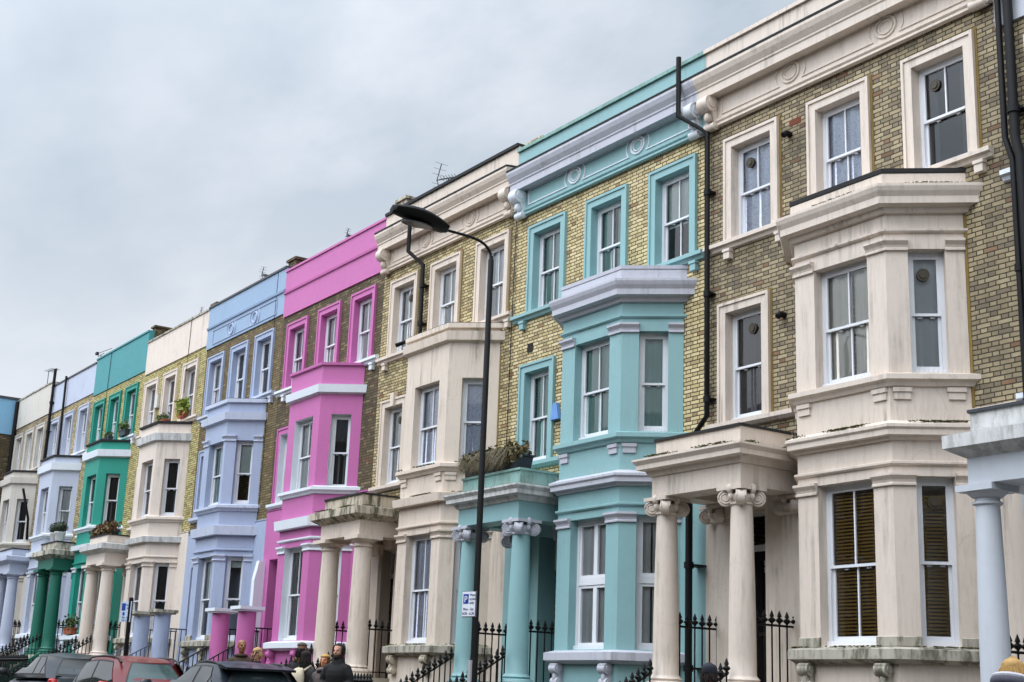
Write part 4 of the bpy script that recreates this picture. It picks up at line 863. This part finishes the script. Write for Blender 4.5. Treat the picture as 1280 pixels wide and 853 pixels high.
    for k in (0, 2):
        def sd(a, b): return (k+a, k+b) if k == 0 else (k+1-b, k+1-a)
        pane('window_trim', *sd(.02, .985), .12, .93, TRIM, 14, .004)
        wl = wb-rb; mid = (rf+rr)/2
        for xa, xb in ((mid+.04, wb), (rr+.12, mid-.04), (rb, rr+.05)):
            m_ = MB(); rows = []
            for j in range(7):
                h = .17+.71*j/6; p0 = gp(k+.0001, h); p1 = gp(k+.9999, h); lo, hi = min(p0[0], p1[0])+.02, max(p0[0], p1[0])-.02; row = []
                a_, b_ = min(max(xa, lo), hi), min(max(xb, lo), hi)
                for i in range(7):
                    X_ = a_+(b_-a_)*i/6; f_ = (X_-p0[0])/(p1[0]-p0[0]); q_ = gp(k+min(max(f_, .0001), .9999), h); row.append((X_, q_[1]+(-.009 if k == 0 else .009), q_[2]+.004))
                rows.append(row)
            m_.v = [p for r in rows for p in r]; m_.f = [(j*7+i, j*7+i+1, j*7+i+8, j*7+i+7) for j in range(6) for i in range(6)]
            m_.build('side_window', plain('tinted_glass', (34, 42, 44), .05, 0, var=.1, Specular_IOR_Level=.5), t, True)
        for a, b in (): pane('side_window', *sd(a, b), .17, .88, plain('tinted_glass', (34, 42, 44), .05, 0, var=.1, Specular_IOR_Level=.5), 8, .009)
    CG = plain('tinted_glass', (34, 42, 44), .05, 0, var=.1, Specular_IOR_Level=.5)
    pane('screen_trim', 3.0, 3.999, .04, .97, TRIM, 8, .006); pane('windscreen', 3.03, 3.97, .08, .94, plain('screen_glass', (62, 84, 84), .05, var=.1, Specular_IOR_Level=.45), 10, .012)
    pane('screen_trim', 1.0, 1.999, .10, .95, TRIM, 8, .006); pane('rear_window', 1.04, 1.96, .16, .88, CG, 10, .012)
    for s in (-1, 1):
        if rails:
            m_ = MB(); zz = [(rf-.02, -.125), (rf-.14, -.065), (rf-.36, -.02), ((rf+rr)/2, .0), (rr+.35, -.02), (rr+.14, -.065), (rr+.04, -.12)]
            m_.tube([(a, s*hw*.64, Hh-.02+b) for a, b in zz], .02, 8); m_.build('roof_rail', TRIM, t, True)
        m_ = MB(); mx = wb-.22; m_.loft([(mx, s*(hw+.13), belt+.02, .06, .1), (mx, s*(hw+.14), belt+.07, .08, .115), (mx, s*(hw+.14), belt+.13, .07, .105), (mx, s*(hw+.13), belt+.17, .04, .07)], 14); m_.box(mx-.03, mx+.03, -s*(hw+.06), -s*(hw-.05), belt+.02, belt+.07); m_.build('mirror', mirror or body, t, True)
        for a in (n-.82, -n+.78):
            m_ = MB(); R_ = .315; yy = s*(hw-.1)
            m_.rings([[(a+r*cos(q), yy+s*o, R_+r*sin(q)) for q in [k*2*pi/28 for k in range(28)]] for r, o in ((R_-.03, -.1), (R_, -.07), (R_, .09), (R_-.03, .115), (R_*.62, .11))]); wh = m_.build('wheel', RUB, t, True)
            m_ = MB(); m_.rings([[(a+r*cos(q), yy+s*o, R_+r*sin(q)) for q in [k*2*pi/28 for k in range(28)]] for r, o in ((R_*.62, .112), (R_*.56, .09))])
            for k in range(5):
                q = k*2*pi/5; m_.tube([(a, yy+s*.112, R_), (a+R_*.6*cos(q), yy+s*.11, R_+R_*.6*sin(q))], .03, 6)
            m_.build('rim', ALLOY, wh)
        m_ = MB(); m_.loft([(-n+.13, s*hw*.80, belt-.34, .12, .10), (-n+.14, s*hw*.83, belt-.2, .15, .11), (-n+.2, s*hw*.84, belt-.06, .13, .09), (-n+.26, s*hw*.83, belt-.02, .06, .05)], 14); m_.build('tail_light', plain('red_lens', (170, 22, 26), .12, var=.3), t, True)
        m_ = MB(); m_.loft([(n-.30, s*hw*.70, belt-.46, .1, .13), (n-.3, s*hw*.72, belt-.36, .16, .16), (n-.42, s*hw*.75, belt-.27, .12, .1)], 14); m_.build('headlight', plain('clear_lens', (190, 196, 200), .1), t, True)
    if spoiler:
        m_ = MB(); m_.add([(rr+o, s*hw*.66, z) for s in (-1, 1) for o, z in ((.16, Hh-.06), (-.16, Hh-.115), (-.15, Hh-.15), (.1, Hh-.12))], [(0, 1, 2, 3), (4, 7, 6, 5), (0, 4, 5, 1), (1, 5, 6, 2), (2, 6, 7, 3), (3, 7, 4, 0)]); m_.build('spoiler', body, t)
    m_ = MB(); m_.tube([(rr+.25, 0, Hh), (rr+.1, 0, Hh+.16)], .006, 6); m_.build('aerial', TRIM, t)
    m_ = MB(); m_.box(-n-.012, -n+.01, -.26, .26, .62, .73); m_.build('number_plate', plain('plate_yellow', (206, 178, 60), .4), t)
    return t
car('dark blue hatchback seen from behind with its red tail light, leftmost of the cars', -30.85, 9.2, -1, 3.9, 1.68, 1.55, 1.03, 1.3, .05, -1.1, -1.68, (22, 28, 36), rails=False, mirror=TRIM)
car('red estate car with black roof rails facing the viewer', -25.9, 9.2, 1, 4.1, 1.72, 1.57, .91, 1.08, .46, -1.55, -1.95, (104, 12, 16), mirror=plain('red_mirror', (186, 44, 34), .35))
car('dark slate blue estate with roof rails and rear spoiler, nearest of the cars', -21.95, 9.2, -1, 4.0, 1.78, 1.54, 1.04, 1.02, .0, -1.32, -1.78, (26, 33, 42), spoiler=True)
# ------------------------------------------------------------------ people
def remesh(o, vox):
    m = o.modifiers.new('Remesh', 'REMESH'); m.mode = 'VOXEL'; m.voxel_size = vox; m.use_smooth_shade = True
    s = o.modifiers.new('Smooth', 'SMOOTH'); s.factor = .5; s.iterations = 3
def person(label, x, y, face, h, coat, legs, skin, hair=None, hairc=None, lean=0, arms='down', extras=(), turn=0, z=None, group=None):
    """face: heading in degrees, 0 looks along -y (towards the viewer's side), 90 looks along +x"""
    k = h/1.75; t = thing('person', label, 'person', (x, y, ground(x) if z is None else z), R(face)); S = lambda *a: tuple(v*k for v in a)
    sk = plain('skin', skin, .5, var=.15, scale=14)
    def hand(mb, q, s):
        mb.loft([S(q[0], q[1], q[2]+.02, .022, .018), S(q[0], q[1]-.005, q[2]-.04, .042, .018), S(q[0], q[1]-.012, q[2]-.085, .04, .015)], 10)
        for i, (o, l) in enumerate(((-.032, .07), (-.011, .082), (.011, .077), (.031, .06))):
            mb.tube([S(q[0]+o, q[1]-.012, q[2]-.08), S(q[0]+o, q[1]-.022, q[2]-.08-l*.5), S(q[0]+o*.9, q[1]-.042, q[2]-.08-l)], [.0095*k, .009*k, .007*k], 6)
        mb.tube([S(q[0]-s*.035, q[1]-.01, q[2]-.03), S(q[0]-s*.06, q[1]-.035, q[2]-.055), S(q[0]-s*.058, q[1]-.055, q[2]-.085)], [.012*k, .011*k, .008*k], 6)
    def arm(s):
        if arms == 'down': return [(s*.165, 0, 1.355), (s*.215, .01, 1.26), (s*.245, .02, 1.12), (s*.25, -.03, .98), (s*.245, -.09, .86)]
        return [(s*.165, 0, 1.355), (s*.215, .0, 1.25), (s*.24, .0, 1.13), (s*.2, -.12, 1.06), (s*.13, -.2, 1.08)]
    def torso(mb, e, zb=.86):
        mb.loft([S(0, 0, zb, .165+e, .11+e), S(0, 0, .98, .17+e, .115+e), S(0, .01, 1.1, .15+e, .105+e), S(0, .0, 1.25, .175+e, .12+e), S(0, .005, 1.33, .18+e, .115+e), S(0, .01, 1.385, .155+e, .1+e*.8), S(0, .01, 1.43, .11+e*.7, .085+e*.6), S(0, .01, 1.475, .07+e*.5, .068+e*.5)], 20)
        for s in (-1, 1):
            mb.tube([S(s*.09, 0, 1.375)]+[S(*q) for q in arm(s)], [(.06+e)*k, (.062+e)*k, (.055+e)*k, (.048+e)*k, (.042+e)*k, (.034+e*.8)*k], 12)
    mb = MB(); torso(mb, 0); c = arm(1)[-1]
    for s in (-1, 1): q = arm(s)[-1]; hand(mb, (q[0], q[1], q[2]-.02), s)
    mb.loft([S(0, .015, 1.42, .065, .065), S(0, .0, 1.52, .055, .06), S(0, -.005, 1.56, .055, .062)], 14)
    hd = [(.0, 1.525, .028, .03, -.055), (0, 1.545, .05, .055, -.035), (0, 1.575, .062, .078, -.018), (0, 1.61, .069, .09, -.008), (0, 1.65, .073, .096, 0), (0, 1.69, .074, .098, .004), (0, 1.72, .068, .09, .008), (0, 1.742, .05, .066, .01), (0, 1.752, .02, .03, .01)]
    ct, st = cos(R(turn)), sin(R(turn))
    def hr(pts): return [(px*ct-py*st, px*st+py*ct, pz) for px, py, pz in pts]
    i0 = len(mb.v); mb.loft([S(0, cy, z_, rx, ry) for _, z_, rx, ry, cy in hd], 20)
    mb.tube([S(0, -.098, 1.665), S(0, -.112, 1.635), S(0, -.118, 1.617), S(0, -.1, 1.608)], [.009*k, .013*k, .016*k, .012*k], 8)
    for s in (-1, 1):
        mb.ball(S(s*.074, .01, 1.64), .012*k, .022*k, .033*k, 8, 6); mb.ball(S(s*.03, -.092, 1.668), .02*k, .012*k, .008*k, 8, 6); mb.ball(S(s*.038, -.07, 1.612), .024*k, .022*k, .02*k, 8, 6)
    mb.ball(S(0, -.093, 1.587), .024*k, .012*k, .006*k, 8, 6); mb.ball(S(0, -.091, 1.577), .02*k, .012*k, .006*k, 8, 6)
    mb.v[i0:] = hr(mb.v[i0:])
    for s in (-1, 1):
        mb.tube([S(s*.09, 0, .93), S(s*.1, -.005, .75), S(s*.1, -.01, .5), S(s*.1, .01, .3), S(s*.1, .02, .09)], [.095*k, .082*k, .058*k, .053*k, .038*k], 14)
        mb.tube([S(s*.1, .05, .05), S(s*.105, -.06, .04), S(s*.11, -.15, .03)], [.04*k, .042*k, .03*k], 10)
    b = mb.build('body', sk, t, True); remesh(b, .009)
    for s in (-1, 1):
        m_ = MB(); m_.ball(S(s*.031, -.088, 1.653), .0105*k); m_.v = hr(m_.v); m_.build('eye', plain('eye_dark', (30, 24, 22), .2), t, True)
    m_ = MB(); torso(m_, .03, .74); m_.loft([S(0, .01, 1.43, .11, .1), S(0, .0, 1.5, .075, .08)], 16); o = m_.build('coat', plain('coat_cloth', coat, .85, scale=12), t, True); remesh(o, .012)
    m_ = MB()
    for s in (-1, 1): m_.tube([S(s*.085, 0, .98), S(s*.1, -.005, .75), S(s*.1, -.01, .5), S(s*.1, .01, .3), S(s*.1, .02, .07)], [.115*k, .1*k, .08*k, .075*k, .072*k], 14)
    o = m_.build('trousers', plain('trouser_cloth', legs, .85, scale=12), t, True); remesh(o, .012)
    for s in (-1, 1):
        m_ = MB(); m_.tube([S(s*.1, .07, .045), S(s*.105, -.06, .045), S(s*.11, -.17, .035)], [.044*k, .048*k, .036*k], 12); m_.build('shoe', plain('shoe_leather', (30, 26, 24), .5), t, True)
    def shell(name, z0, e, mat, cut=-1, rough=0, top=1.0, back=0):
        """hair, hat or hood over the head; cut: keep only points behind this y (face opening)"""
        m_ = MB(); st = [(0, cy+back, z_, rx+e, ry+e) for _, z_, rx, ry, cy in hd if z_ >= z0]; l = st[-1]; st.append((0, l[1], l[2]+e*.9, .02, .03))
        m_.loft([S(*q) for q in st], 22)
        keep = []
        for f in m_.f:
            c_ = [sum(m_.v[i][j] for i in f)/len(f) for j in range(3)]
            if c_[1]/k < cut and c_[2]/k < 1.70*top: continue
            keep.append(f)
        m_.f = keep
        if rough: m_.v = [(px+random.gauss(0, rough), py+random.gauss(0, rough), pz+random.gauss(0, rough)) for px, py, pz in m_.v]
        m_.v = hr(m_.v); o = m_.build(name, mat, t, True); sd_ = o.modifiers.new('Solid', 'SOLIDIFY'); sd_.thickness = .014; sd_.offset = -1
        ss = o.modifiers.new('Sub', 'SUBSURF'); ss.levels = 1; ss.render_levels = 1; return o
    def strands(z0, z1, e, mat, cut=-.04, n=700, spread=.02):
        m_ = MB()
        for _ in range(n):
            a = random.uniform(-pi*.15, pi*1.15); r0 = random.uniform(.6, 1)
            sx_, sy_ = cos(a)*(.074+e)*r0, sin(a)*(.094+e)*r0; zt_ = 1.76-.05*r0*r0+e*.6
            p = [S(sx_*.3, sy_*.3, zt_+.01), S(sx_*.85, sy_*.85, zt_-.03), S(sx_+random.gauss(0, spread*.3), sy_+random.gauss(0, spread*.3), (zt_+z0)/2), S(sx_*1.02+random.gauss(0, spread), sy_*1.02+random.gauss(0, spread), random.uniform(z0, z1))]
            m_.tube(p, [.004, .007, .007, .003], 4, False)
        m_.v = hr(m_.v); return m_.build('hair', mat, t, True)
    return t, shell, strands, S
C0 = lambda n, c: plain(n, c, .9, scale=30, var=.5)
t, sh, st, S = person('man in a black hooded jacket with a dark beard facing the street', -21.42, 11.0, 36, 1.79, (13, 13, 15), (36, 38, 48), (190, 140, 116), arms='fold')
mb = MB(); mb.loft([S(0, .01, 1.40, .15, .11), S(0, .015, 1.45, .125, .105), S(0, .02, 1.50, .108, .1), S(0, .03, 1.55, .1, .085)], 18); mb.build('hood_collar', C0('black_hood', (16, 16, 18)), t, True)
sh('hood', 1.5, .034, C0('black_hood', (16, 16, 18)), -.045, 0, 1.02, .012)
mb = MB(); mb.loft([S(0, -.05, 1.522, .02, .02), S(0, -.05, 1.54, .046, .046), S(0, -.04, 1.565, .059, .062), S(0, -.025, 1.585, .066, .074), S(0, 0, 1.6, .066, .06)], 16); mb.build('beard', C0('beard', (60, 44, 36)), t, True)
t2, sh, st, S = person('person seen from behind in a grey beanie and black fur-collared coat', -22.62, 10.9, 215, 1.80, (13, 13, 15), (40, 40, 46), (176, 130, 106), arms='down')
sh('beanie', 1.655, .016, C0('knit_grey', (78, 68, 62)), -1); st(1.50, 1.62, .008, C0('dark_hair', (30, 24, 22)))
mb = MB(); leaves(mb, S(0, .05, 1.47), .12, .11, .04, 260, .04); mb.build('fur_collar', C0('fur', (120, 98, 68)), t2)
t3, sh, st, S = person('dark haired person wearing a cream backpack, beside the woman in a knitted hat', -22.33, 10.85, 205, 1.66, (34, 32, 34), (36, 38, 44), (180, 134, 110))
sh('hair', 1.56, .014, C0('dark_hair', (30, 24, 22)), -.05); st(1.44, 1.56, .016, C0('dark_hair', (30, 24, 22)))
mb = MB(); mb.loft([S(0, .2, .98, .13, .07), S(0, .22, 1.1, .15, .1), S(0, .22, 1.3, .145, .095), S(0, .19, 1.42, .11, .06), S(0, .17, 1.45, .06, .03)], 16)
for s in (-1, 1): mb.tube([S(s*.09, .15, 1.4), S(s*.11, .0, 1.49), S(s*.12, -.14, 1.36), S(s*.14, -.1, 1.15), S(s*.13, .12, 1.03)], .02, 8)
bk = tag(mb.build('backpack', C0('canvas', (196, 184, 160)), None, True), 'cream canvas backpack on the back of the dark haired person', 'backpack'); bk.location = t3.location; bk.rotation_euler = t3.rotation_euler
t4, sh, st, S = person('woman in a yellow knitted hat with a grey patterned coat', -22.0, 11.05, 40, 1.62, (88, 78, 74), (40, 38, 44), (206, 136, 96), arms='fold')
sh('hat', 1.665, .02, C0('knit_yellow', (186, 148, 84)), -1); st(1.46, 1.58, .01, C0('brown_hair', (96, 62, 40)), n=500)
mb = MB(); mb.tube([S(.11*cos(a), -.02+.1*sin(a), 1.47+.01*sin(3*a)) for a in [q*2*pi/20 for q in range(21)]], .035, 8, False); mb.build('scarf', C0('grey_scarf', (120, 108, 104)), t4, True)
t5, sh, st, S = person('bald man in a brown coat walking past the pink columns', -25.5, 11.0, 62, 1.84, (64, 48, 34), (40, 42, 50), (142, 94, 66), turn=20)
mb = MB(); mb.tube([S(.1*cos(a), .0+.09*sin(a), 1.47) for a in [q*2*pi/20 for q in range(21)]], .03, 8, False); mb.build('collar', C0('brown_collar', (58, 44, 32)), t5, True)
t6, sh, st, S = person('woman with short fair hair and glasses in a black coat, beside the bald man', -24.75, 11.0, 40, 1.70, (14, 13, 16), (34, 34, 40), (204, 150, 124))
sh('hair', 1.60, .018, C0('fair_hair', (184, 150, 104)), -.035, .004, .985); st(1.54, 1.64, .02, C0('fair_hair', (184, 150, 104)), n=500)
mb = MB()
for s in (-1, 1):
    mb.tube([S(s*.033+.024*cos(a), -.108, 1.652+.019*sin(a)) for a in [q*2*pi/16 for q in range(17)]], .0035, 5, False); mb.tube([S(s*.057, -.106, 1.655), S(s*.078, -.02, 1.658), S(s*.078, .03, 1.65)], .003, 5)
mb.tube([S(-.01, -.11, 1.655), S(.01, -.11, 1.655)], .003, 5); mb.build('glasses', TRIM, t6)
t7, sh, st, S = person('fair haired person in a striped grey hooded top at the bottom right corner', -8.28, 11.3, 190, 1.79, (92, 94, 104), (40, 44, 60), (204, 156, 130))
sh('hair', 1.56, .02, C0('blond_hair', (178, 142, 88)), -.04, .005); st(1.52, 1.62, .034, C0('blond_strands', (170, 136, 80)), n=1100, spread=.03)
mb = MB()
for q, c in ((0, 0), (1, 1)): pass
mb.tube([S(.15*cos(a), .03+.13*sin(a), 1.525+.045*sin(a)) for a in [q*2*pi/24 for q in range(25)]], .055, 10, False); mb.build('hood', C0('grey_hood', (84, 84, 96)), t7, True)
mb = MB(); mb.tube([S(.165*cos(a), .035+.145*sin(a), 1.57+.045*sin(a)) for a in [q*2*pi/24 for q in range(25)]], .022, 8, False); mb.build('stripe', C0('white_stripe', (196, 194, 200)), t7, True)
t8, sh, st, S = person('person in a dark beanie and bright blue jacket before the cream portico steps', -12.3, 11.15, 200, 1.66, (40, 110, 200), (34, 36, 44), (176, 128, 104))
sh('beanie', 1.60, .02, C0('knit_navy', (36, 38, 48)), -1); st(1.53, 1.6, .008, C0('dark_hair', (40, 26, 22)))
# ------------------------------------------------------------------ ground, added unseen terrace opposite
def struct(name, mb, mat): o = mb.build(name, mat); o['kind'] = 'structure'; return o
@cached
def asphalt(name, c):
    t = NT(name); p = t.pos(); c = lin(c); col = t.mix(t.ramp(t.noise(p, 60, 4, .7), .3, .7), c, tuple(x*1.6 for x in c)); col = t.mix(t.math('MULTIPLY', t.ramp(t.noise(p, .5, 4), .45, .7), .4), col, tuple(x*.6 for x in c))
    t.bsdf(col, .7, bump=t.noise(p, 120, 3), bstr=.3); return t.m
def strip(y0, y1, dz, x0=-160, x1=90): 
    mb = MB(); mb.quad((x0, y0, ground(x0)+dz), (x1, y0, ground(x1)+dz), (x1, y1, ground(x1)+dz), (x0, y1, ground(x0)+dz)); return mb
mb = MB(); mb.quad((-400, -300, ground(-400)-.15), (400, -300, ground(400)-.15), (400, 300, ground(400)-.15), (-400, 300, ground(-400)-.15)); struct('ground', mb, asphalt('earth', (92, 88, 80)))
struct('road', strip(1.6, 10.3, -.125), asphalt('asphalt', (62, 62, 64)))
PAV = paint('paving', (96, 93, 88), .5, .85)
for y0, y1 in ((10.42, 15), (-2.6, 1.48)): struct('pavement', strip(y0, y1, 0), PAV)
def kerb(y0, y1):
    mb = MB(); a, b = -160, 90; mb.add([(x, y, ground(x)+z) for x in (a, b) for y, z in ((y0, -.2), (y0, .004), (y1, .004), (y1, -.2))], [(0, 1, 2, 3), (4, 7, 6, 5), (1, 5, 6, 2), (0, 4, 5, 1), (2, 6, 7, 3)]); return mb
struct('kerb', kerb(10.3, 10.42), paint('granite', (150, 150, 150), .4, .8)); struct('kerb', kerb(1.48, 1.6), paint('granite', (150, 150, 150), .4, .8))

ot = thing('added_terrace', 'long brown brick terrace across the street behind the viewer', 'building', (-20, -6.5, 0))  # unseen row, added to darken the lower fronts and reflect in their windows
mb = MB(); mb.box(-70, 75, -10, 0, -2, 12); mb.v = [(x, -y if False else y-10, z) for x, y, z in mb.v]; mb.build('wall', B_MID, ot)
mb = MB(); mb.add([(x, y, z) for x in (-70, 75) for y, z in ((.3, 12.01), (-5, 14.4), (-10.3, 12.01))], [(0, 1, 4, 3), (1, 2, 5, 4), (0, 2, 1), (3, 4, 5), (0, 3, 5, 2)]); mb.build('roof', SLATE, ot)
WG = plain('far_panes', (70, 78, 84), .1); k = 0
for i in range(26):
    for z in (1.2, 4.6, 7.8):
        x = -68+i*5.6; mb = MB(); mb.box(x-.6, x+.6, -.03, .0, z, z+1.9); w0 = mb.build('window', WHITE, ot)
        mb = MB(); mb.box(x-.5, x+.5, -.06, -.031, z+.1, z+.9); mb.box(x-.5, x+.5, -.06, -.031, z+1.0, z+1.8); mb.v = [(a, .05 if b < .045 else .031, c) for a, b, c in mb.v]; mb.build('pane', WG, w0)

# ------------------------------------------------------------------ sky, sun, camera
SUN_EL, SUN_AZ = 60, -8          # azimuth measured from straight behind the camera side (-y)
w = bpy.data.worlds.new('World'); scene.world = w; w.use_nodes = True; nt = w.node_tree; nt.nodes.clear()
class WT(NT):
    def __init__(s): s.t = nt
t = WT(); out = t.n('ShaderNodeOutputWorld'); bg = t.n('ShaderNodeBackground'); nt.links.new(bg.outputs[0], out.inputs[0])
gen = t.n('ShaderNodeTexCoord').outputs['Generated']; sx = t.n('ShaderNodeSeparateXYZ'); t.l(gen, sx.inputs[0])
zc = t.math('MAXIMUM', sx.outputs[2], 0.0)
den = t.math('ADD', zc, .22); cv = t.n('ShaderNodeCombineXYZ')
t.l(t.math('DIVIDE', sx.outputs[0], den), cv.inputs[0]); t.l(t.math('DIVIDE', sx.outputs[1], den), cv.inputs[1])
mp = t.n('ShaderNodeMapping'); mp.inputs['Location'].default_value = (3.1, 1.7, 0); mp.inputs['Scale'].default_value = (.75, 1.15, 1); mp.inputs['Rotation'].default_value = (0, 0, R(25)); t.l(cv.outputs[0], mp.inputs[0])
n1 = t.noise(mp.outputs[0], 1.5, 6, .52); n2 = t.noise(mp.outputs[0], 4.5, 5, .6)
cl = t.ramp(t.math('MULTIPLY_ADD', n2, .3, n1), .53, .76)
col = t.mix(cl, lin((184, 197, 210)), lin((228, 232, 240)))
hz = t.math('SUBTRACT', 1.0, t.ramp(zc, .14, .40)); col = t.mix(t.math('MULTIPLY', hz, .72), col, lin((236, 239, 245)))
dk = t.n('ShaderNodeVectorMath', operation='DOT_PRODUCT'); t.l(gen, dk.inputs[0]); dk.inputs[1].default_value = (-.888, .205, .412)
dkf = t.math('MULTIPLY', t.ramp(t.math('MULTIPLY_ADD', n2, .02, dk.outputs['Value']), .992, 1.016), .45); col = t.mix(dkf, col, lin((146, 163, 180)))
# brighter cloud towards the hidden sun (behind the viewer, high)
sd = (sin(R(SUN_AZ))*cos(R(SUN_EL)), -cos(R(SUN_AZ))*cos(R(SUN_EL)), sin(R(SUN_EL)))
dt = t.n('ShaderNodeVectorMath', operation='DOT_PRODUCT'); t.l(gen, dt.inputs[0]); dt.inputs[1].default_value = sd
glow = t.math('POWER', t.math('MAXIMUM', t.math('MULTIPLY_ADD', dt.outputs['Value'], .5, .5), 0), 7.0)
GLOW = 6.0
amp = t.math('MULTIPLY_ADD', glow, GLOW, .90)
sky = t.n('ShaderNodeTexSky', sky_type='NISHITA', sun_disc=False, sun_elevation=R(SUN_EL), sun_rotation=R(180+SUN_AZ))
vm = t.n('ShaderNodeVectorMath', operation='SCALE'); t.l(col, vm.inputs[0]); t.l(amp, vm.inputs['Scale'])
sk = t.n('ShaderNodeVectorMath', operation='SCALE'); t.l(sky.outputs[0], sk.inputs[0]); sk.inputs['Scale'].default_value = .1
fin = t.mix(.05, vm.outputs[0], sk.outputs[0]); t.l(fin, bg.inputs[0]); bg.inputs[1].default_value = 1.0
ld = bpy.data.lights.new('sun', 'SUN'); ld.energy = .6; ld.angle = R(35); ld.color = (1, .97, .93)
so = bpy.data.objects.new('sun', ld); COL.objects.link(so)
import mathutils
so.rotation_euler = mathutils.Vector(sd).to_track_quat('Z', 'Y').to_euler()

cam = bpy.data.cameras.new('camera'); co = bpy.data.objects.new('camera', cam); COL.objects.link(co)
yaw, pit, rol = 0.98243135, 0.25615355, 0.03877452
fwd = mathutils.Vector((-sin(yaw)*cos(pit), cos(yaw)*cos(pit), sin(pit))); rg = mathutils.Vector((cos(yaw), sin(yaw), 0)); up = rg.cross(fwd)
r2 = rg*cos(rol)+up*sin(rol); u2 = up*cos(rol)-rg*sin(rol)
M = mathutils.Matrix((r2, u2, -fwd)).transposed().to_4x4(); M.translation = (0, 0, ZE); co.matrix_world = M
cam.sensor_width = 36; cam.lens = 1717.678/1280*36; cam.clip_end = 2000; cam.clip_start = .1
scene.camera = co
scene.render.engine = 'CYCLES'
scene.view_settings.view_transform = 'Standard'; scene.view_settings.look = 'None'; scene.view_settings.exposure = 0.14; scene.view_settings.gamma = 1
scene.cycles.max_bounces = 6; scene.cycles.diffuse_bounces = 2; scene.cycles.transparent_max_bounces = 12; scene.cycles.use_denoising = True; scene.cycles.caustics_reflective = False; scene.cycles.caustics_refractive = False
scene.cycles.sample_clamp_indirect = 6
